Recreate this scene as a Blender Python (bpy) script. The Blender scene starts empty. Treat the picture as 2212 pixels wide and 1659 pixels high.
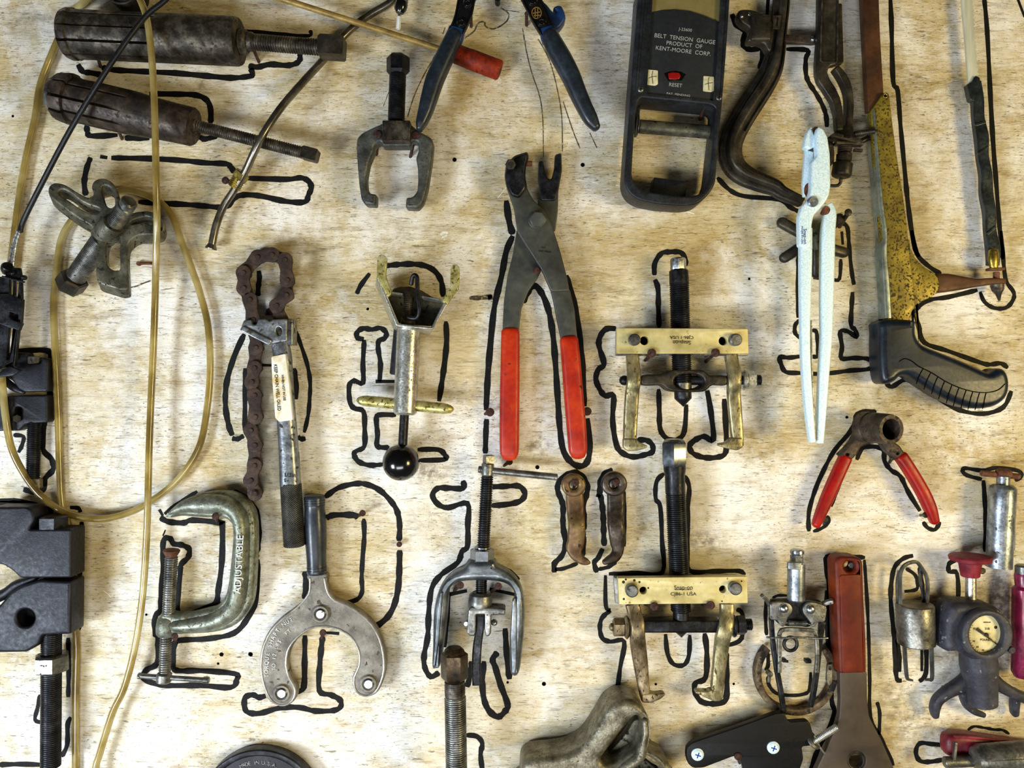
import bpy, bmesh, math, random
from mathutils import Vector
random.seed(7)
SC = bpy.context.scene
COL = SC.collection
S = .0005          # metres per unit on the board (the board is traced at half a millimetre per unit)
D = 1700.          # viewing distance in the same unit
CX, CY, ZC = 1106., 829.5, 1.5
PI = math.pi

def W(x, y, d=0):
    k = 1 - d / D
    return Vector(((x - CX) * S * k, -d * S, ZC - (y - CY) * S * k))
def kd(d): return (1 - d / D) * S

class Frame:
    """a tracing frame: origin and scale; depth and thickness stay in board units"""
    def __init__(s, x0, y0, k): s.x0, s.y0, s.k = x0, y0, k
    def p(s, t):
        r = [s.x0 + t[0] * s.k, s.y0 + t[1] * s.k]
        if len(t) > 2: r.append(t[2])
        if len(t) > 3: r.append(t[3] * s.k)
        if len(t) > 4: r.append(t[4])
        return tuple(r)
    def __call__(s, *pts):
        if len(pts) == 1 and isinstance(pts[0], list): pts = pts[0]
        return [s.p(t) for t in pts]
fA = Frame(0, 0, 760/2212); fB = Frame(0, 540, 480/1327); fC = Frame(0, 1060, 600/1662); fD = Frame(440, 500, 600/1422)
fE = Frame(520, 1040, 680/1822); fF = Frame(700, 0, 640/1896); fG = Frame(1000, 300, 400/706); fH = Frame(1300, 0, 600/1659)
fI = Frame(1800, 0, 412/1221); fJ = Frame(1260, 530, 420/1394); fK = Frame(1640, 250, 260/575); fL = Frame(1820, 500, 392/1548)
fM = Frame(1260, 930, 420/1142); fN = Frame(1600, 860, 612/1880); fO = Frame(1600, 1180, 612/2120); fQ = Frame(1080, 1380, 560/2212)
fR = Frame(1340, 0, 260/938); fS = Frame(1540, 0, 360/1422); fT = Frame(540, 1280, 320/2042); fU = Frame(490, 530, 200/1276)
fV = Frame(780, 530, 240/1659); fW = Frame(1610, 1170, 240/1021); fX = Frame(1900, 1160, 312/1037); fY = Frame(0, 540, 130/719)
fZ1 = Frame(1640, 430, 260/1003); fZ2 = Frame(980, 960, 390/2212); fZ3 = Frame(80, 370, 280/1602); fP = Frame(0, 0, 1.)

def crom(pts, n=5, closed=False):
    m = len(pts)
    if m < 3 or n <= 1: return list(pts)
    out = []
    rng = m if closed else m - 1
    for i in range(rng):
        if closed: a, b, c, e = pts[i-1], pts[i], pts[(i+1) % m], pts[(i+2) % m]
        else: a, b, c, e = pts[max(i-1, 0)], pts[i], pts[i+1], pts[min(i+2, m-1)]
        for q in range(n):
            t = q / n; t2 = t*t; t3 = t2*t
            out.append(tuple(.5*((2*b[j]) + (-a[j]+c[j])*t + (2*a[j]-5*b[j]+4*c[j]-e[j])*t2 + (-a[j]+3*b[j]-3*c[j]+e[j])*t3) for j in range(len(b))))
    if not closed: out.append(tuple(pts[-1]))
    return out

def rnd(pts, r=6, n=4):
    """round the corners of a closed outline"""
    out = []; m = len(pts)
    for i in range(m):
        a, b, c = Vector(pts[i-1][:2]), Vector(pts[i][:2]), Vector(pts[(i+1) % m][:2])
        u = (a-b); v = (c-b); lu = u.length; lv = v.length
        if lu < 1e-6 or lv < 1e-6: continue
        q = min(r, lu*.45, lv*.45); p0 = b + u/lu*q; p1 = b + v/lv*q
        for k in range(n+1):
            t = k / n
            out.append(tuple((1-t)**2*p0 + 2*t*(1-t)*b + t*t*p1))
    return out

def circ(x, y, rx, ry=None, n=28, a0=0):
    ry = rx if ry is None else ry
    return [(x + rx*math.cos(a0 + 2*PI*i/n), y + ry*math.sin(a0 + 2*PI*i/n)) for i in range(n)]

def fr_normal(T):
    N = Vector((0, -1, 0)); u = N - T * N.dot(T)
    if u.length < .08:
        Z = Vector((0, 0, 1)); u = Z - T * Z.dot(T)
    u.normalize(); return u, T.cross(u)

def sweep(pts, t=None, w=None, n=14, sq=2.2, sm=5, closed=False, cap=.5, d=None):
    """a rod or bar along a path; points (x, y, depth, width, thickness)"""
    P = []
    for p in pts:
        p = list(p)
        if len(p) < 3: p.append(d)
        if len(p) < 4: p.append(w)
        if len(p) < 5: p.append(t if t is not None else p[3])
        P.append(tuple(p))
    P = crom(P, sm, closed) if sm > 1 else P
    Q = [W(p[0], p[1], p[2]) for p in P]
    m = len(P); V = []; F = []
    prev = None; rings = []
    for i in range(m):
        if closed: T = Q[(i+1) % m] - Q[i-1]
        else: T = Q[min(i+1, m-1)] - Q[max(i-1, 0)]
        if T.length < 1e-9: T = Vector((1, 0, 0))
        T.normalize(); up, side = fr_normal(T)
        if prev is not None and side.dot(prev) < 0 and abs(T.y) > .9: up, side = -up, -side
        prev = side
        rings.append((Q[i], T, up, side, P[i][3]*kd(P[i][2])/2, P[i][4]*kd(P[i][2])/2))
    seq = []
    if cap and not closed:
        q, T, up, side, a, b = rings[0]; c = min(a, b)*cap*2
        for k in range(4):
            an = PI/2*(1-k/4); seq.append((q - T*c*math.sin(an) + T*c*0, T, up, side, a*max(math.cos(an), .02), b*max(math.cos(an), .02)))
    seq += rings
    if cap and not closed:
        q, T, up, side, a, b = rings[-1]; c = min(a, b)*cap*2
        for k in range(1, 5):
            an = PI/2*k/4; seq.append((q + T*c*math.sin(an), T, up, side, a*max(math.cos(an), .02), b*max(math.cos(an), .02)))
    for (q, T, up, side, a, b) in seq:
        for j in range(n):
            th = 2*PI*(j+.5)/n; c, s = math.cos(th), math.sin(th)
            V.append(q + side*a*math.copysign(abs(c)**(2/sq), c) + up*b*math.copysign(abs(s)**(2/sq), s))
    M = len(seq)
    for i in range(M if closed else M-1):
        for j in range(n):
            a = i*n+j; b = i*n+(j+1) % n; c = ((i+1) % M)*n+(j+1) % n; e = ((i+1) % M)*n+j
            F.append((a, b, c, e))
    if not closed:
        F.append(tuple(range(n))[::-1]); F.append(tuple((M-1)*n+j for j in range(n)))
    return V, F

def bar(*a, **k):
    k.setdefault('sq', 7); k.setdefault('cap', 0); k.setdefault('n', 20); return sweep(*a, **k)

def lathe(p0, p1, prof, n=32, rot=None, slots=None, slot_t=(0, .5), slot_d=.1, slot_w=4):
    """turned shape from p0 to p1; profile of (fraction, radius)"""
    A, B = W(*p0), W(*p1); ax = B - A; T = ax.normalized(); up, side = fr_normal(T)
    if n <= 8 and rot is None: rot = 180./n
    rot = math.radians(rot or 0)
    prof = list(prof)
    if prof[0][1] > 0: prof = [(prof[0][0], 0)] + prof
    if prof[-1][1] > 0: prof = prof + [(prof[-1][0], 0)]
    if slots:
        angs = []
        base = [2*PI*i/n for i in range(n)]
        r = max(p[1] for p in prof); dw = slot_w/r/2
        for s in slots:
            s = math.radians(s) % (2*PI)
            base = [b for b in base if abs((b-s+PI) % (2*PI)-PI) > dw*1.6]
            angs += [((s-dw*1.15) % (2*PI), 0), ((s-dw) % (2*PI), 1), ((s+dw) % (2*PI), 1), ((s+dw*1.15) % (2*PI), 0)]
        angs += [(b, 0) for b in base]; angs.sort()
    else: angs = [(2*PI*i/n + rot, 0) for i in range(n)]
    n = len(angs); V = []; F = []
    for (t, r) in prof:
        d = p0[2] + (p1[2]-p0[2])*t; k = kd(d); c = A + ax*t
        for (a, sl) in angs:
            rr = r
            if sl and slot_t[0] <= t <= slot_t[1]: rr = r*(1-slot_d)
            V.append(c + (up*math.cos(a) + side*math.sin(a))*rr*k)
    for i in range(len(prof)-1):
        for j in range(n):
            F.append((i*n+j, i*n+(j+1) % n, (i+1)*n+(j+1) % n, (i+1)*n+j))
    return V, F

def thread(p0, p1, r, pitch=6., depth=.13, n=20):
    A, B = W(*p0), W(*p1); ax = B - A; T = ax.normalized(); up, side = fr_normal(T)
    dm = (p0[2]+p1[2])/2; k = kd(dm); L = ax.length/k; N = max(2, int(L/pitch)); V = []; F = []
    wave = [(0, 1-depth), (.22, 1-depth*.9), (.5, 1), (.72, 1)]
    rows = []
    for i in range(-1, N+1):
        for (f, q) in wave: rows.append(((i+f)*pitch, q))
    cols = n+1
    for (s, q) in rows:
        for j in range(cols):
            a = 2*PI*j/n; x = min(max(s + pitch*j/n, 0), L); rr = r*q
            if x <= 0 or x >= L: rr = r*(1-depth)
            V.append(A + T*x*k + (up*math.cos(a)+side*math.sin(a))*rr*k)
    for i in range(len(rows)-1):
        for j in range(n):
            a = i*cols+j; F.append((a, a+1, a+cols+1, a+cols))
    for (c, sg) in ((A, 1), (B, -1)):
        b = len(V)
        for j in range(n):
            a = 2*PI*j/n; V.append(c + (up*math.cos(a)+side*math.sin(a))*r*(1-depth)*k)
        f = tuple(range(b, b+n)); F.append(f[::-1] if sg > 0 else f)
    return V, F

def rod(p0, p1, r, n=24, ch=None):
    L = (W(*p1)-W(*p0)).length/kd((p0[2]+p1[2])/2); ch = r*.2 if ch is None else ch; c = min(ch/L, .4)
    return lathe(p0, p1, [(0, r-ch), (c, r), (1-c, r), (1, r-ch)], n)
def hexa(p0, p1, r, n=6, rot=None):
    return lathe(p0, p1, [(0, r*.86), (.1, r), (.9, r), (1, r*.86)], n, rot)
def disc(x, y, r, d0, d1, n=32, ch=.15, dome=0, rot=0):
    T = d1-d0; c = min(ch*r/T, .45)
    prof = [(0, r), (1-c, r), (1, r*(1-ch))]
    if dome: prof = [(0, r)] + [(.3+.7*math.sin(PI/2*k/6), max(r*math.cos(PI/2*k/6), .02)) for k in range(7)]
    # keep the axis square to the board
    X = W(x, y, d1); V = []; F = []; prof = [(0, 0)] + prof + [(1, 0)]; k = kd(d1)
    for (t, rr) in prof:
        for j in range(n):
            a = 2*PI*(j+.5)/n + rot; V.append(Vector((X.x + rr*k*math.cos(a), -(d0+T*t)*S, X.z + rr*k*math.sin(a))))
    for i in range(len(prof)-1):
        for j in range(n): F.append((i*n+j, (i+1)*n+j, (i+1)*n+(j+1) % n, i*n+(j+1) % n))
    return V, F
def ring(x, y, r, ri, d0, d1, n=36):
    return plate([circ(x, y, r, n=n), circ(x, y, ri, n=n)], d0, d1, 1)

def plate(outlines, d0, d1, bev=1.5, lean=(0, 0), warp=None, res=2):
    """a cut plate with rounded edges: outer outline then holes, traced at its front face"""
    if isinstance(outlines[0][0], (int, float)): outlines = [outlines]
    cu = bpy.data.curves.new('tmp', 'CURVE'); cu.dimensions = '2D'; cu.fill_mode = 'BOTH'
    T = (d1-d0)*S; b = min(bev*S, T*.49)
    cu.extrude = max(T/2 - b, 0); cu.bevel_depth = b; cu.bevel_resolution = res; cu.offset = -b
    for o in outlines:
        sp = cu.splines.new('POLY'); sp.use_cyclic_u = True; sp.points.add(len(o)-1)
        for i, p in enumerate(o):
            w = W(p[0], p[1], d1); sp.points[i].co = (w.x, w.z, 0, 1)
    ob = bpy.data.objects.new('tmp', cu); me = bpy.data.meshes.new_from_object(ob)
    bm = bmesh.new(); bm.from_mesh(me); bmesh.ops.remove_doubles(bm, verts=bm.verts, dist=2e-6)
    dc = -(d0+d1)/2*S; V = []
    for v in bm.verts:
        x, z, q = v.co; f = (d1*S + (dc - q)) / T if T else 0   # 0 at the front face
        f = min(max((q*-1 + T/2)/T, 0), 1)
        X = Vector((x + lean[0]*S*f, dc - q, z - lean[1]*S*f))
        if warp: X.y -= warp(CX + X.x/kd(d1), CY - (X.z-ZC)/kd(d1))*S
        V.append(X)
    bm.verts.index_update(); F = [tuple(v.index for v in f.verts) for f in bm.faces]
    bm.free(); bpy.data.objects.remove(ob); bpy.data.curves.remove(cu); bpy.data.meshes.remove(me)
    return V, F

def box(x0, y0, x1, y1, d0, d1, bev=1.5, r=2): return plate(rnd([(x0, y0), (x1, y0), (x1, y1), (x0, y1)], r), d0, d1, bev)
def ball(x, y, d, r, n=24):
    return lathe((x, y+r, d), (x, y-r, d), [(.5-.5*math.cos(PI*i/18), max(r*math.sin(PI*i/18), 0)) for i in range(19)], n)

def text(s, x, y, d, h, rot=0, ex=.5, wide=1.):
    """lettering: centre, cap height, clockwise turn in degrees"""
    cu = bpy.data.curves.new('tmp', 'FONT'); cu.body = s; cu.align_x = 'CENTER'; cu.align_y = 'CENTER'
    cu.size = h/.7*kd(d); cu.extrude = ex*S; cu.resolution_u = 3
    ob = bpy.data.objects.new('tmp', cu); me = bpy.data.meshes.new_from_object(ob)
    a = math.radians(-rot); c, si = math.cos(a), math.sin(a); o = W(x, y, d)
    V = [Vector((o.x + (v.co.x*wide*c - v.co.y*si), o.y - v.co.z - ex*S*.6, o.z + (v.co.x*wide*si + v.co.y*c))) for v in me.vertices]
    F = [tuple(p.vertices) for p in me.polygons]
    bpy.data.objects.remove(ob); bpy.data.curves.remove(cu); bpy.data.meshes.remove(me)
    return V, F
def text_path(s, path, d, h, ex=.5):
    P = crom(path, 12); L = [0]
    for i in range(1, len(P)): L.append(L[-1] + math.hypot(P[i][0]-P[i-1][0], P[i][1]-P[i-1][1]))
    out = []
    for i, ch in enumerate(s):
        if ch == ' ': continue
        q = L[-1]*(i+.5)/len(s); j = next(k for k in range(1, len(L)) if L[k] >= q)
        f = (q-L[j-1])/(L[j]-L[j-1]); x = P[j-1][0]+(P[j][0]-P[j-1][0])*f; y = P[j-1][1]+(P[j][1]-P[j-1][1])*f
        out.append(text(ch, x, y, d, h, math.degrees(math.atan2(P[j][1]-P[j-1][1], P[j][0]-P[j-1][0])), ex))
    return join(*out)
def join(*gs):
    V = []; F = []
    for (v, f) in gs:
        b = len(V); V += v; F += [tuple(i+b for i in q) for q in f]
    return V, F

ORG = {}
def mesh(name, m, gs, org, sharp=38):
    V, F = join(*gs); me = bpy.data.meshes.new(name)
    me.from_pydata([tuple(v-org) for v in V], [], F); me.update()
    bm = bmesh.new(); bm.from_mesh(me); bmesh.ops.remove_doubles(bm, verts=bm.verts, dist=1e-7)
    bmesh.ops.dissolve_degenerate(bm, edges=bm.edges, dist=1e-7)
    bmesh.ops.recalc_face_normals(bm, faces=bm.faces); bm.to_mesh(me); bm.free()
    for p in me.polygons: p.use_smooth = True
    me.set_sharp_from_angle(angle=math.radians(sharp)); me.materials.append(m)
    return me
def thing(name, label, cat, x, y, group=None):
    o = bpy.data.objects.new(name, None); COL.objects.link(o); o.location = W(x, y, 0); o.empty_display_size = .02
    o['label'] = label; o['category'] = cat
    if group: o['group'] = group
    ORG[o.name] = W(x, y, 0); return o
def part(par, name, m, *gs, sharp=38, label=None):
    org = ORG[par.name]; o = bpy.data.objects.new(name, mesh(name, m, gs, org, sharp)); COL.objects.link(o)
    o.parent = par; ORG[o.name] = org
    if label: o['label'] = label
    return o
def solo(name, m, label, cat, x, y, *gs, group=None, sharp=38):
    org = W(x, y, 0); o = bpy.data.objects.new(name, mesh(name, m, gs, org, sharp)); COL.objects.link(o); o.location = org
    o['label'] = label; o['category'] = cat; ORG[o.name] = org
    if group: o['group'] = group
    return o
def lin(h):
    r = [int(h[i:i+2], 16)/255 for i in (0, 2, 4)]
    return tuple((c/12.92 if c <= .04045 else ((c+.055)/1.055)**2.4) for c in r) + (1,)
def mat(name, cols, rough=(.3, .5), metal=0., scale=60, detail=6, bump=.15, bscale=None, fine=None, spots=None,
        stretch=None, coat=0., trans=0., spec=.5, knurl=0, ior=1.45):
    """cols: hex colours blended by a noise; spots: (colour, scale, threshold, metal)"""
    m = bpy.data.materials.new(name); m.use_nodes = True; nt = m.node_tree; N = nt.nodes; Lk = nt.links.new
    b = N['Principled BSDF']; tc = N.new('ShaderNodeTexCoord'); mp = N.new('ShaderNodeMapping')
    Lk(tc.outputs['Object'], mp.inputs['Vector'])
    if stretch: mp.inputs['Scale'].default_value = stretch
    no = N.new('ShaderNodeTexNoise'); no.inputs['Scale'].default_value = scale; no.inputs['Detail'].default_value = detail
    no.inputs['Roughness'].default_value = .65; Lk(mp.outputs[0], no.inputs['Vector'])
    cr = N.new('ShaderNodeValToRGB'); el = cr.color_ramp.elements
    k = len(cols)
    for i, c in enumerate(cols):
        pos = .5 if k == 1 else .34 + .32*i/(k-1)
        e = el[i] if i < 2 else el.new(pos)
        e.position = pos; e.color = lin(c)
    if k == 1: el[1].color = lin(cols[0]); el[1].position = .6
    Lk(no.outputs['Fac'], cr.inputs[0]); out = cr.outputs[0]
    n2 = N.new('ShaderNodeTexNoise'); n2.inputs['Scale'].default_value = fine or scale*6; n2.inputs['Detail'].default_value = 4
    Lk(mp.outputs[0], n2.inputs['Vector'])
    mr = N.new('ShaderNodeMapRange'); mr.inputs[1].default_value = .3; mr.inputs[2].default_value = .7
    mr.inputs[3].default_value = rough[0]; mr.inputs[4].default_value = rough[1]; Lk(n2.outputs['Fac'], mr.inputs[0]); rout = mr.outputs[0]
    b.inputs['Metallic'].default_value = metal
    if spots:
        n3 = N.new('ShaderNodeTexNoise'); n3.inputs['Scale'].default_value = spots[1]; n3.inputs['Detail'].default_value = 5
        Lk(mp.outputs[0], n3.inputs['Vector']); r3 = N.new('ShaderNodeMapRange'); r3.inputs[1].default_value = spots[2]; r3.inputs[2].default_value = spots[2]+.05
        Lk(n3.outputs['Fac'], r3.inputs[0]); mx = N.new('ShaderNodeMix'); mx.data_type = 'RGBA'
        Lk(r3.outputs[0], mx.inputs[0]); Lk(out, mx.inputs[6]); mx.inputs[7].default_value = lin(spots[0]); out = mx.outputs[2]
        m2 = N.new('ShaderNodeMapRange'); m2.inputs[3].default_value = metal; m2.inputs[4].default_value = spots[3]
        Lk(r3.outputs[0], m2.inputs[0]); Lk(m2.outputs[0], b.inputs['Metallic'])
        m3 = N.new('ShaderNodeMix'); Lk(r3.outputs[0], m3.inputs[0]); Lk(rout, m3.inputs[2]); m3.inputs[3].default_value = .75; rout = m3.outputs[0]
    Lk(out, b.inputs['Base Color']); Lk(rout, b.inputs['Roughness'])
    b.inputs['Specular IOR Level'].default_value = spec; b.inputs['Coat Weight'].default_value = coat; b.inputs['Coat Roughness'].default_value = .15
    b.inputs['Transmission Weight'].default_value = trans; b.inputs['IOR'].default_value = ior
    if bump:
        bp = N.new('ShaderNodeBump'); bp.inputs['Strength'].default_value = bump; bp.inputs['Distance'].default_value = .0006
        n4 = N.new('ShaderNodeTexNoise'); n4.inputs['Scale'].default_value = bscale or scale*4; n4.inputs['Detail'].default_value = 5
        Lk(mp.outputs[0], n4.inputs['Vector']); src = n4.outputs['Fac']
        if knurl:
            a = []
            for (ax, sg) in (('X', 1), ('Z', 1)):
                w = N.new('ShaderNodeTexWave'); w.wave_type = 'BANDS'; w.bands_direction = 'DIAGONAL'; w.inputs['Scale'].default_value = knurl
                mq = N.new('ShaderNodeMapping'); Lk(tc.outputs['Object'], mq.inputs['Vector'])
                mq.inputs['Scale'].default_value = (1 if ax == 'X' else -1, .0, 1); Lk(mq.outputs[0], w.inputs['Vector']); a.append(w.outputs['Fac'])
            mm = N.new('ShaderNodeMath'); mm.operation = 'MULTIPLY'; Lk(a[0], mm.inputs[0]); Lk(a[1], mm.inputs[1]); src = mm.outputs[0]
            bp.inputs['Distance'].default_value = .001
        Lk(src, bp.inputs['Height']); Lk(bp.outputs[0], b.inputs['Normal'])
    return m

M = {}
M['steel_dark'] = mat('dark_oiled_steel', ['1a1713', '3a342c', '686054'], (.36, .6), .6, 70, bump=.35, spots=('2a1d12', 180, .58, .1))
M['steel_brown'] = mat('brown_oiled_steel', ['1f1813', '3a3028', '574b40'], (.4, .65), .45, 70, bump=.35, spots=('23170f', 180, .57, .1))
M['steel_black'] = mat('blackened_steel', ['0c0c0e', '1c1d20', '35363a'], (.28, .5), .6, 70, bump=.25)
M['steel_mid'] = mat('grey_steel', ['4c4c4a', '74746f', '9c9b95'], (.3, .5), .8, 70, bump=.3, spots=('3a3024', 260, .62, .3))
M['steel_bright'] = mat('bright_steel', ['86898c', 'b0b4b8', 'd0d4d6'], (.2, .38), 1, 80, bump=.12, spots=('5a5042', 260, .66, .5))
M['zinc'] = mat('zinc_plated_steel', ['94968c', 'bcbcb2', 'dcdcd8'], (.22, .42), .85, 90, bump=.3, spots=('7a6e3a', 340, .62, .5))
M['zinc_yellow'] = mat('yellow_zinc_plate', ['a08c3a', 'd0bb62', 'e6d690'], (.3, .5), .55, 40, bump=.3, spots=('574a1c', 150, .62, .2))
M['bar_gold'] = mat('yellow_chromate_bar', ['a89a62', 'c9bb80', 'dbd09e'], (.4, .55), .3, 30, bump=.12, spots=('8f7c40', 220, .66, .2))
M['arm_gold'] = mat('bronzed_steel_arm', ['5c563c', '8f8662', 'bab08a'], (.3, .5), .7, 60, bump=.3, spots=('564620', 200, .6, .3), stretch=(1.6, 1, .8))
M['arm_brown'] = mat('brown_bronzed_steel', ['463a24', '75644a', '9c8f6e'], (.32, .5), .65, 60, bump=.3, spots=('3c2c14', 200, .58, .3), stretch=(1.6, 1, .8))
M['iron_cast'] = mat('grey_cast_iron', ['30322e', '4c4e48', '686860'], (.4, .58), .5, 60, bump=.6, bscale=520, spots=('3a3020', 260, .62, .2))
M['iron_shiny'] = mat('worn_forged_iron', ['565a4c', '7c8072', '9ea292'], (.38, .58), .65, 90, bump=.5, bscale=500, spots=('5a4c24', 320, .6, .3))
M['alu'] = mat('dull_cast_alloy', ['5c574e', '787267', '918b80'], (.5, .68), .4, 50, bump=.6, bscale=700, spots=('4c4236', 160, .62, .3))
M['alu_rim'] = mat('worn_alloy_edge', ['88857c', 'a8a59c', 'c2c0b8'], (.34, .5), .75, 60, bump=.3)
M['yoke_grey'] = mat('smooth_grey_forging', ['3a3e42', '5e6367', '868b8e'], (.28, .45), .75, 35, bump=.25, bscale=300)
M['iron_dark'] = mat('dark_forging', ['1c1914', '322d25', '4c463a'], (.32, .55), .5, 45, bump=.35, bscale=400)
M['olive_iron'] = mat('olive_tinted_iron', ['35332a', '565446', '777463'], (.38, .58), .55, 55, bump=.5, bscale=480, spots=('1c1810', 200, .6, .3))
M['chain_rust'] = mat('rusted_chain', ['1f140e', '33231a', '4a3729'], (.55, .8), .25, 90, bump=.5)
M['rust'] = mat('rusted_steel', ['3a1f14', '5c3524', '7a5038'], (.6, .85), .2, 120, bump=.6)
M['rust_bar'] = mat('brown_painted_bar', ['2b170c', '40240f', '56351c'], (.45, .65), .2, 30, bump=.2)
M['rust_ring'] = mat('rusted_band', ['2a2016', '5c4c38', '8a7a5e'], (.5, .8), .45, 70, bump=.6, spots=('18120c', 120, .54, .1))
M['jaw_heat'] = mat('heat_tinted_jaw', ['45301f', '6e5538', '8c7a44'], (.38, .58), .55, 40, bump=.4, spots=('2a180c', 110, .6, .2))
M['jaw_dark'] = mat('dark_forged_jaw', ['221c16', '453c34', '70665a'], (.3, .55), .75, 45, bump=.4)
M['nail'] = mat('rusted_nail', ['22140f', '3c2620', '553c34'], (.65, .85), .2, 300, bump=.4, spec=.3)
M['red'] = mat('red_vinyl_grip', ['8a1404', 'a82206', 'bc380c'], (.35, .5), 0, 35, bump=.1, coat=0, spec=.35, spots=('501406', 110, .66, 0))
M['red_deep'] = mat('deep_red_grip', ['720502', '940903', 'a81204'], (.32, .45), 0, 35, bump=.08, coat=0, spec=.35)
M['red_wrench'] = mat('red_brown_rubber_handle', ['48120a', '601c06', '782e0a'], (.42, .58), 0, 25, bump=.12, coat=0, spec=.3)
M['red_wood'] = mat('orange_red_handle', ['4a1404', '762008', '943008'], (.55, .7), 0, 80, bump=.3, spec=.25, spots=('3c1206', 200, .6, 0))
M['red_crim'] = mat('crimson_paint', ['500818', '6c1020', '801c32'], (.38, .6), 0, 60, bump=.2, coat=.05)
M['red_edge'] = mat('red_dusty_plastic', ['5c121c', '78202a', '8e343e'], (.5, .65), 0, 60, bump=.15, spec=.3)
M['magenta'] = mat('magenta_cylinder_paint', ['4c0620', '760f38', '96204e'], (.25, .5), .2, 60, bump=.2, coat=.4)
M['navy'] = mat('navy_black_grip', ['10161c', '1a222b', '28323b'], (.3, .48), 0, 60, bump=.12, coat=.15)
M['blue'] = mat('blue_plastic', ['0a1c40', '10305e', '163a6c'], (.35, .5), 0, 60, bump=.06)
M['black_gloss'] = mat('black_gloss_plastic', ['050505', '0a0a0b'], (.12, .22), 0, 60, bump=.03, coat=.5)
M['black_paint'] = mat('black_satin_paint', ['040405', '08080a'], (.42, .55), 0, 80, bump=.06, spec=.3)
M['black_rubber'] = mat('black_cable_sheath', ['090a0b', '15171a'], (.3, .45), 0, 80, bump=.1)
M['blackhole'] = mat('dark_hole', ['040302'], (.9, .95), 0, 80, bump=0, spec=.1)
M['grip_saw'] = mat('blue_black_saw_handle', ['0a0f16', '111a24', '1a2530'], (.3, .44), 0, 60, bump=.08, coat=.1, spec=.35)
M['gauge_body'] = mat('charcoal_gauge_case', ['0e1013', '191c21', '292e35'], (.4, .6), .2, 60, bump=.3, bscale=500)
M['gauge_face'] = mat('slate_gauge_face', ['15181b', '1e2226'], (.5, .65), 0, 40, bump=.05)
M['beige_scale'] = mat('yellowed_scale_window', ['6b6038', '8a7c4e'], (.35, .5), 0, 20, bump=.05, coat=.3)
M['cream'] = mat('cream_sticker', ['a8a07a', 'c8c29c', 'd8d4b4'], (.5, .7), 0, 120, bump=.1)
M['label_worn'] = mat('worn_paper_label', ['c9a63c', 'e2dcc4', 'f2efe6'], (.35, .55), 0, 70, bump=.2)
M['ink'] = mat('dark_stamped_letters', ['1c160a'], (.6, .7), 0, 80, bump=0)
M['ink_blue'] = mat('blue_print', ['0a3a8c'], (.5, .6), 0, 80, bump=0)
M['print_grey'] = mat('pale_grey_print', ['9a9c96'], (.5, .6), 0, 80, bump=0)
M['print_gold'] = mat('gold_print', ['9a7c3c'], (.4, .5), .4, 80, bump=0)
M['red_dot'] = mat('red_reset_button', ['7c0c08', 'a01410'], (.25, .35), 0, 60, bump=0, coat=.5)
M['white_speck'] = mat('speckled_satin_nickel', ['bcdce8', 'd8f0f8', 'f0fcff'], (.4, .55), .1, 700, detail=2, bump=.12, spots=('7a8a90', 420, .7, .1))
M['saw_gold'] = mat('speckled_gold_saw_frame', ['5c4e18', '7a6a22', '96842e'], (.36, .52), .4, 50, bump=.2, spots=('3a2a0c', 480, .54, .2))
M['saw_edge'] = mat('pale_worn_saw_spine', ['6c7470', '94a09a', 'b4beb4'], (.25, .4), .8, 40, bump=.15)
M['tape'] = mat('wrinkled_black_tape', ['0e1112', '1a2020', '2c3434'], (.2, .4), 0, 60, bump=.9, bscale=90, coat=.4)
M['blade'] = mat('whitened_saw_blade', ['9c9c86', 'bcbca6', 'd0d0bc'], (.5, .7), .1, 60, bump=.2, stretch=(1, 1, .15))
M['brass'] = mat('brass', ['6a5c24', '94823c', 'b4a45c'], (.28, .45), .9, 90, bump=.2)
M['tan_rod'] = mat('tan_rod', ['6a5420', '8c7236', 'a48a4c'], (.35, .55), .15, 60, bump=.15)
M['pipe'] = mat('dull_metal_pipe', ['4a4438', '6e685a', '8c867a'], (.22, .38), .9, 40, bump=.15, stretch=(.6, .6, .6))
M['knurl'] = mat('knurled_steel', ['34322e', '4c4a44', '605e56'], (.4, .55), .75, 60, bump=.9, knurl=300)
M['handle_steel'] = mat('worn_handle_steel', ['606466', '868a8c', 'acb0b0'], (.28, .45), .8, 70, bump=.3, spots=('3c342a', 160, .58, .3))
M['handle_grey'] = mat('grey_olive_plier_steel', ['33342f', '464740', '58594f'], (.42, .6), .45, 25, bump=.15)
M['wrench_steel'] = mat('flat_brown_grey_steel', ['3c3228', '4a4036', '584e44'], (.45, .62), .5, 12, bump=.15)
M['splitter'] = mat('blue_black_splitter', ['0a0b0f', '14151b', '20222a'], (.4, .58), .3, 40, bump=.3, bscale=500)
M['gauge_cast'] = mat('chipped_grey_casting', ['26262c', '37373f', '484850'], (.45, .65), .25, 60, bump=.5, bscale=300, spots=('8a8c8c', 150, .66, .6))
M['dial'] = mat('aged_cream_dial', ['b8a870', 'd6ca98', 'e4dcb4'], (.45, .6), 0, 50, bump=.05)
M['hone'] = mat('grey_hone_body', ['4c4a40', '74726a', '96948c'], (.28, .5), .8, 60, bump=.4, bscale=400)
M['wire_grey'] = mat('dark_wire', ['26262a', '3c3e42', '565a5e'], (.32, .5), .7, 60, bump=.15)
M['cyl_silver'] = mat('scuffed_silver_cylinder', ['5c6268', '8a9198', 'b4bcc2'], (.28, .48), .85, 70, bump=.3, spots=('5a5244', 220, .62, .3))
M['gold_iron'] = mat('gold_stained_casting', ['4a4436', '6f6a58', '94907e'], (.34, .55), .6, 80, bump=.7, bscale=380, spots=('56441a', 420, .61, .4))
M['braid'] = mat('braided_steel_cable', ['5a5c5c', 'a8acae', 'd8dcdc'], (.2, .4), .9, 500, bump=.6, bscale=600)
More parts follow.
